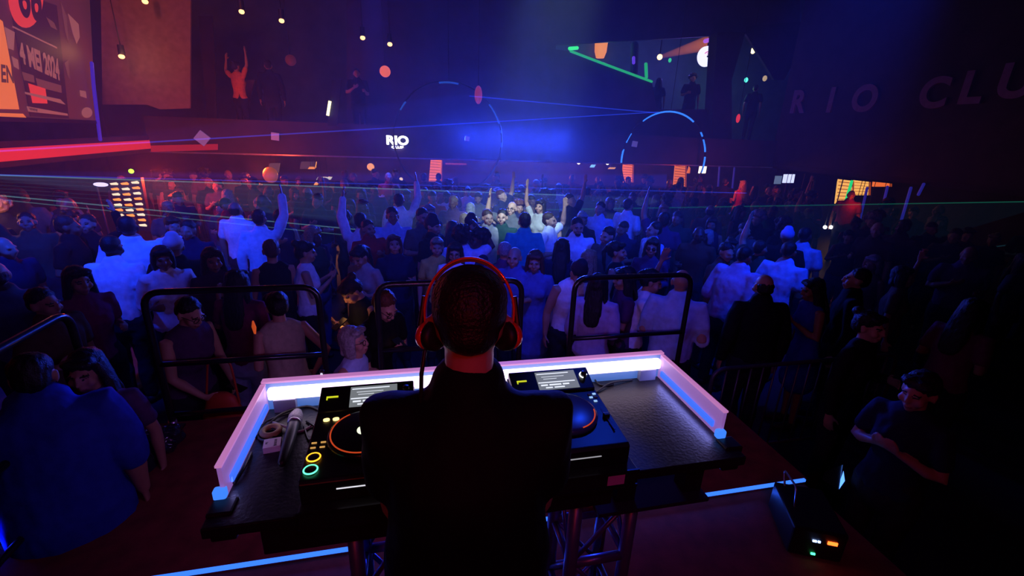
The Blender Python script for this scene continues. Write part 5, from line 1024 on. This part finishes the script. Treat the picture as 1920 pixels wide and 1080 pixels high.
FP = [Pose(sx, am, ln, 0, hpv, hyv, 0, .015, ft) for sx, am, ln, hpv, hyv, ft in [('m', ('down', 'down'), 0, 4, 0, 1.05), ('m', ('bent', 'down'), 3, 6, 14, 1.0), ('m', ('down', 'up'), 0, -4, 0, 1.0), ('m', ('chest', 'bent'), 4, 10, -16, 1.1),
      ('f', ('down', 'down'), 0, 4, 0, 1.0), ('f', ('chest', 'down'), 2, 6, 14, 1.05), ('f', ('up', 'bent'), 0, -4, 0, 1.0), ('f', ('bent', 'handup'), 3, 8, -12, 1.0)]]
FC = ['black', 'black', 'black', 'navy', 'navy', 'grey', 'violet', 'black', 'brown', 'brown', 'dark green', 'magenta', 'grey', 'red'] + ['black', 'navy', 'dark green', 'brown'] + ['white']
SPEC = [((960 + F_PX * (v - CP).dot(_r) / (v - CP).dot(_f)), Vector((v.x, v.y)).length) for v in [Vector((q.x, q.y, .75)) for q in PLACED]]
taken = [(ST(v)[0], ST(v)[1]) for v in PLACED]
cnt = 0; row = 0; b = 4.15
while b < 12.6:
    sp = .62 if b < 6 else .70 if b < 9 else .78
    a = -5.6 + (row % 2) * sp * .5
    if b < 6.2: a = -6.8
    while a < 11.0:
        aa, bb = a + rnd.uniform(-.16, .16), b + rnd.uniform(-.14, .14); a += sp
        q = W(aa, bb, .75); v = q - CP; zc = v.dot(_f); px, py = 960 + F_PX * v.dot(_r) / zc, 540 - F_PX * v.dot(_u) / zc
        if not (-60 < px < 1985): continue
        if any((aa - s) ** 2 + (bb - t) ** 2 < .43 ** 2 for s, t in taken): continue
        if bb < 4.6 and -2.6 < aa < 3.2: continue                    # keeps the gaps the photograph shows at the rails
        if any(abs(px - sx) < 20 and 0 < sd - Vector((q.x, q.y)).length < 1.7 for sx, sd in SPEC): continue
        if (190 < px < 295 and 6.0 < bb < 9.4) or (1530 < px < 1650 and bb > 6.8 and rnd.random() < .8) or (1335 < px < 1410 and bb > 9): continue
        if px > 1500 and rnd.random() < .30: continue
        reg = next((n for n, a0, a1, b0, b1 in NEARBY if a0 <= aa < a1 and b0 <= bb < b1), None)
        if reg is None: reg = 'at the edge of the dance floor'
        k_ = rnd.randrange(8); k_ = k_ if k_ not in (2, 6) or (rnd.random() < .35 and px > 330) else k_ - 1; p = FP[k_]; hairs = (['short', 'fade', 'curly', 'rim'] if p.sex == 'm' else ['long', 'bob', 'bun', 'tail'])
        tries = 0
        while True:
            hk = rnd.choice(hairs); hc = rnd.choice(['black', 'black', 'brown', 'brown', 'auburn', 'blond', 'grey']); c = rnd.choice(FC)
            act = {'up': ', arm up,', 'handup': ', hand raised,', 'chest': ', arm folded,', 'bent': ''}; ac = next((act[k] for k in p.arms if k in act), '')
            hw = {'short': 'short %s hair', 'fade': 'cropped %s hair', 'curly': 'bushy %s hair', 'rim': 'bald crown', 'long': 'long %s hair', 'bob': '%s bobbed hair', 'bun': '%s bun', 'tail': '%s ponytail'}[hk]; hw = hw % hc if '%' in hw else hw
            lb = 'person with %s, %s top%s %s' % (hw, c, ac, reg)
            if len(lb.replace('-', ' ').split()) > 16: lb = lb.replace(ac, '') if ac else lb.replace(' top', '')
            if lb not in used or tries > 60: break
            tries += 1
        used.add(lb); taken.append((aa, bb)); cnt += 1
        face = rnd.choice([0, 0, 10, -15, 25, -30, 60, -60, 150, 180]) + rnd.uniform(-8, 8)
        person(W(aa, bb, 0), face, (rnd.uniform(1.70, 1.86) if p.sex == 'm' else rnd.uniform(1.58, 1.74)), lb, p, hk, hc, rnd.choice(['light', 'light', 'mid', 'tan', 'deep']), ('tee' if p.sex == 'm' or rnd.random() < .6 else 'tank', c, COL[c]), .92, rnd.choice([DARKT, DARKT, JEANS]), group='guests filling the dance floor')
    b += sp * .98; row += 1
print('FILLERS', cnt, 'PEOPLE', len(PLACED))
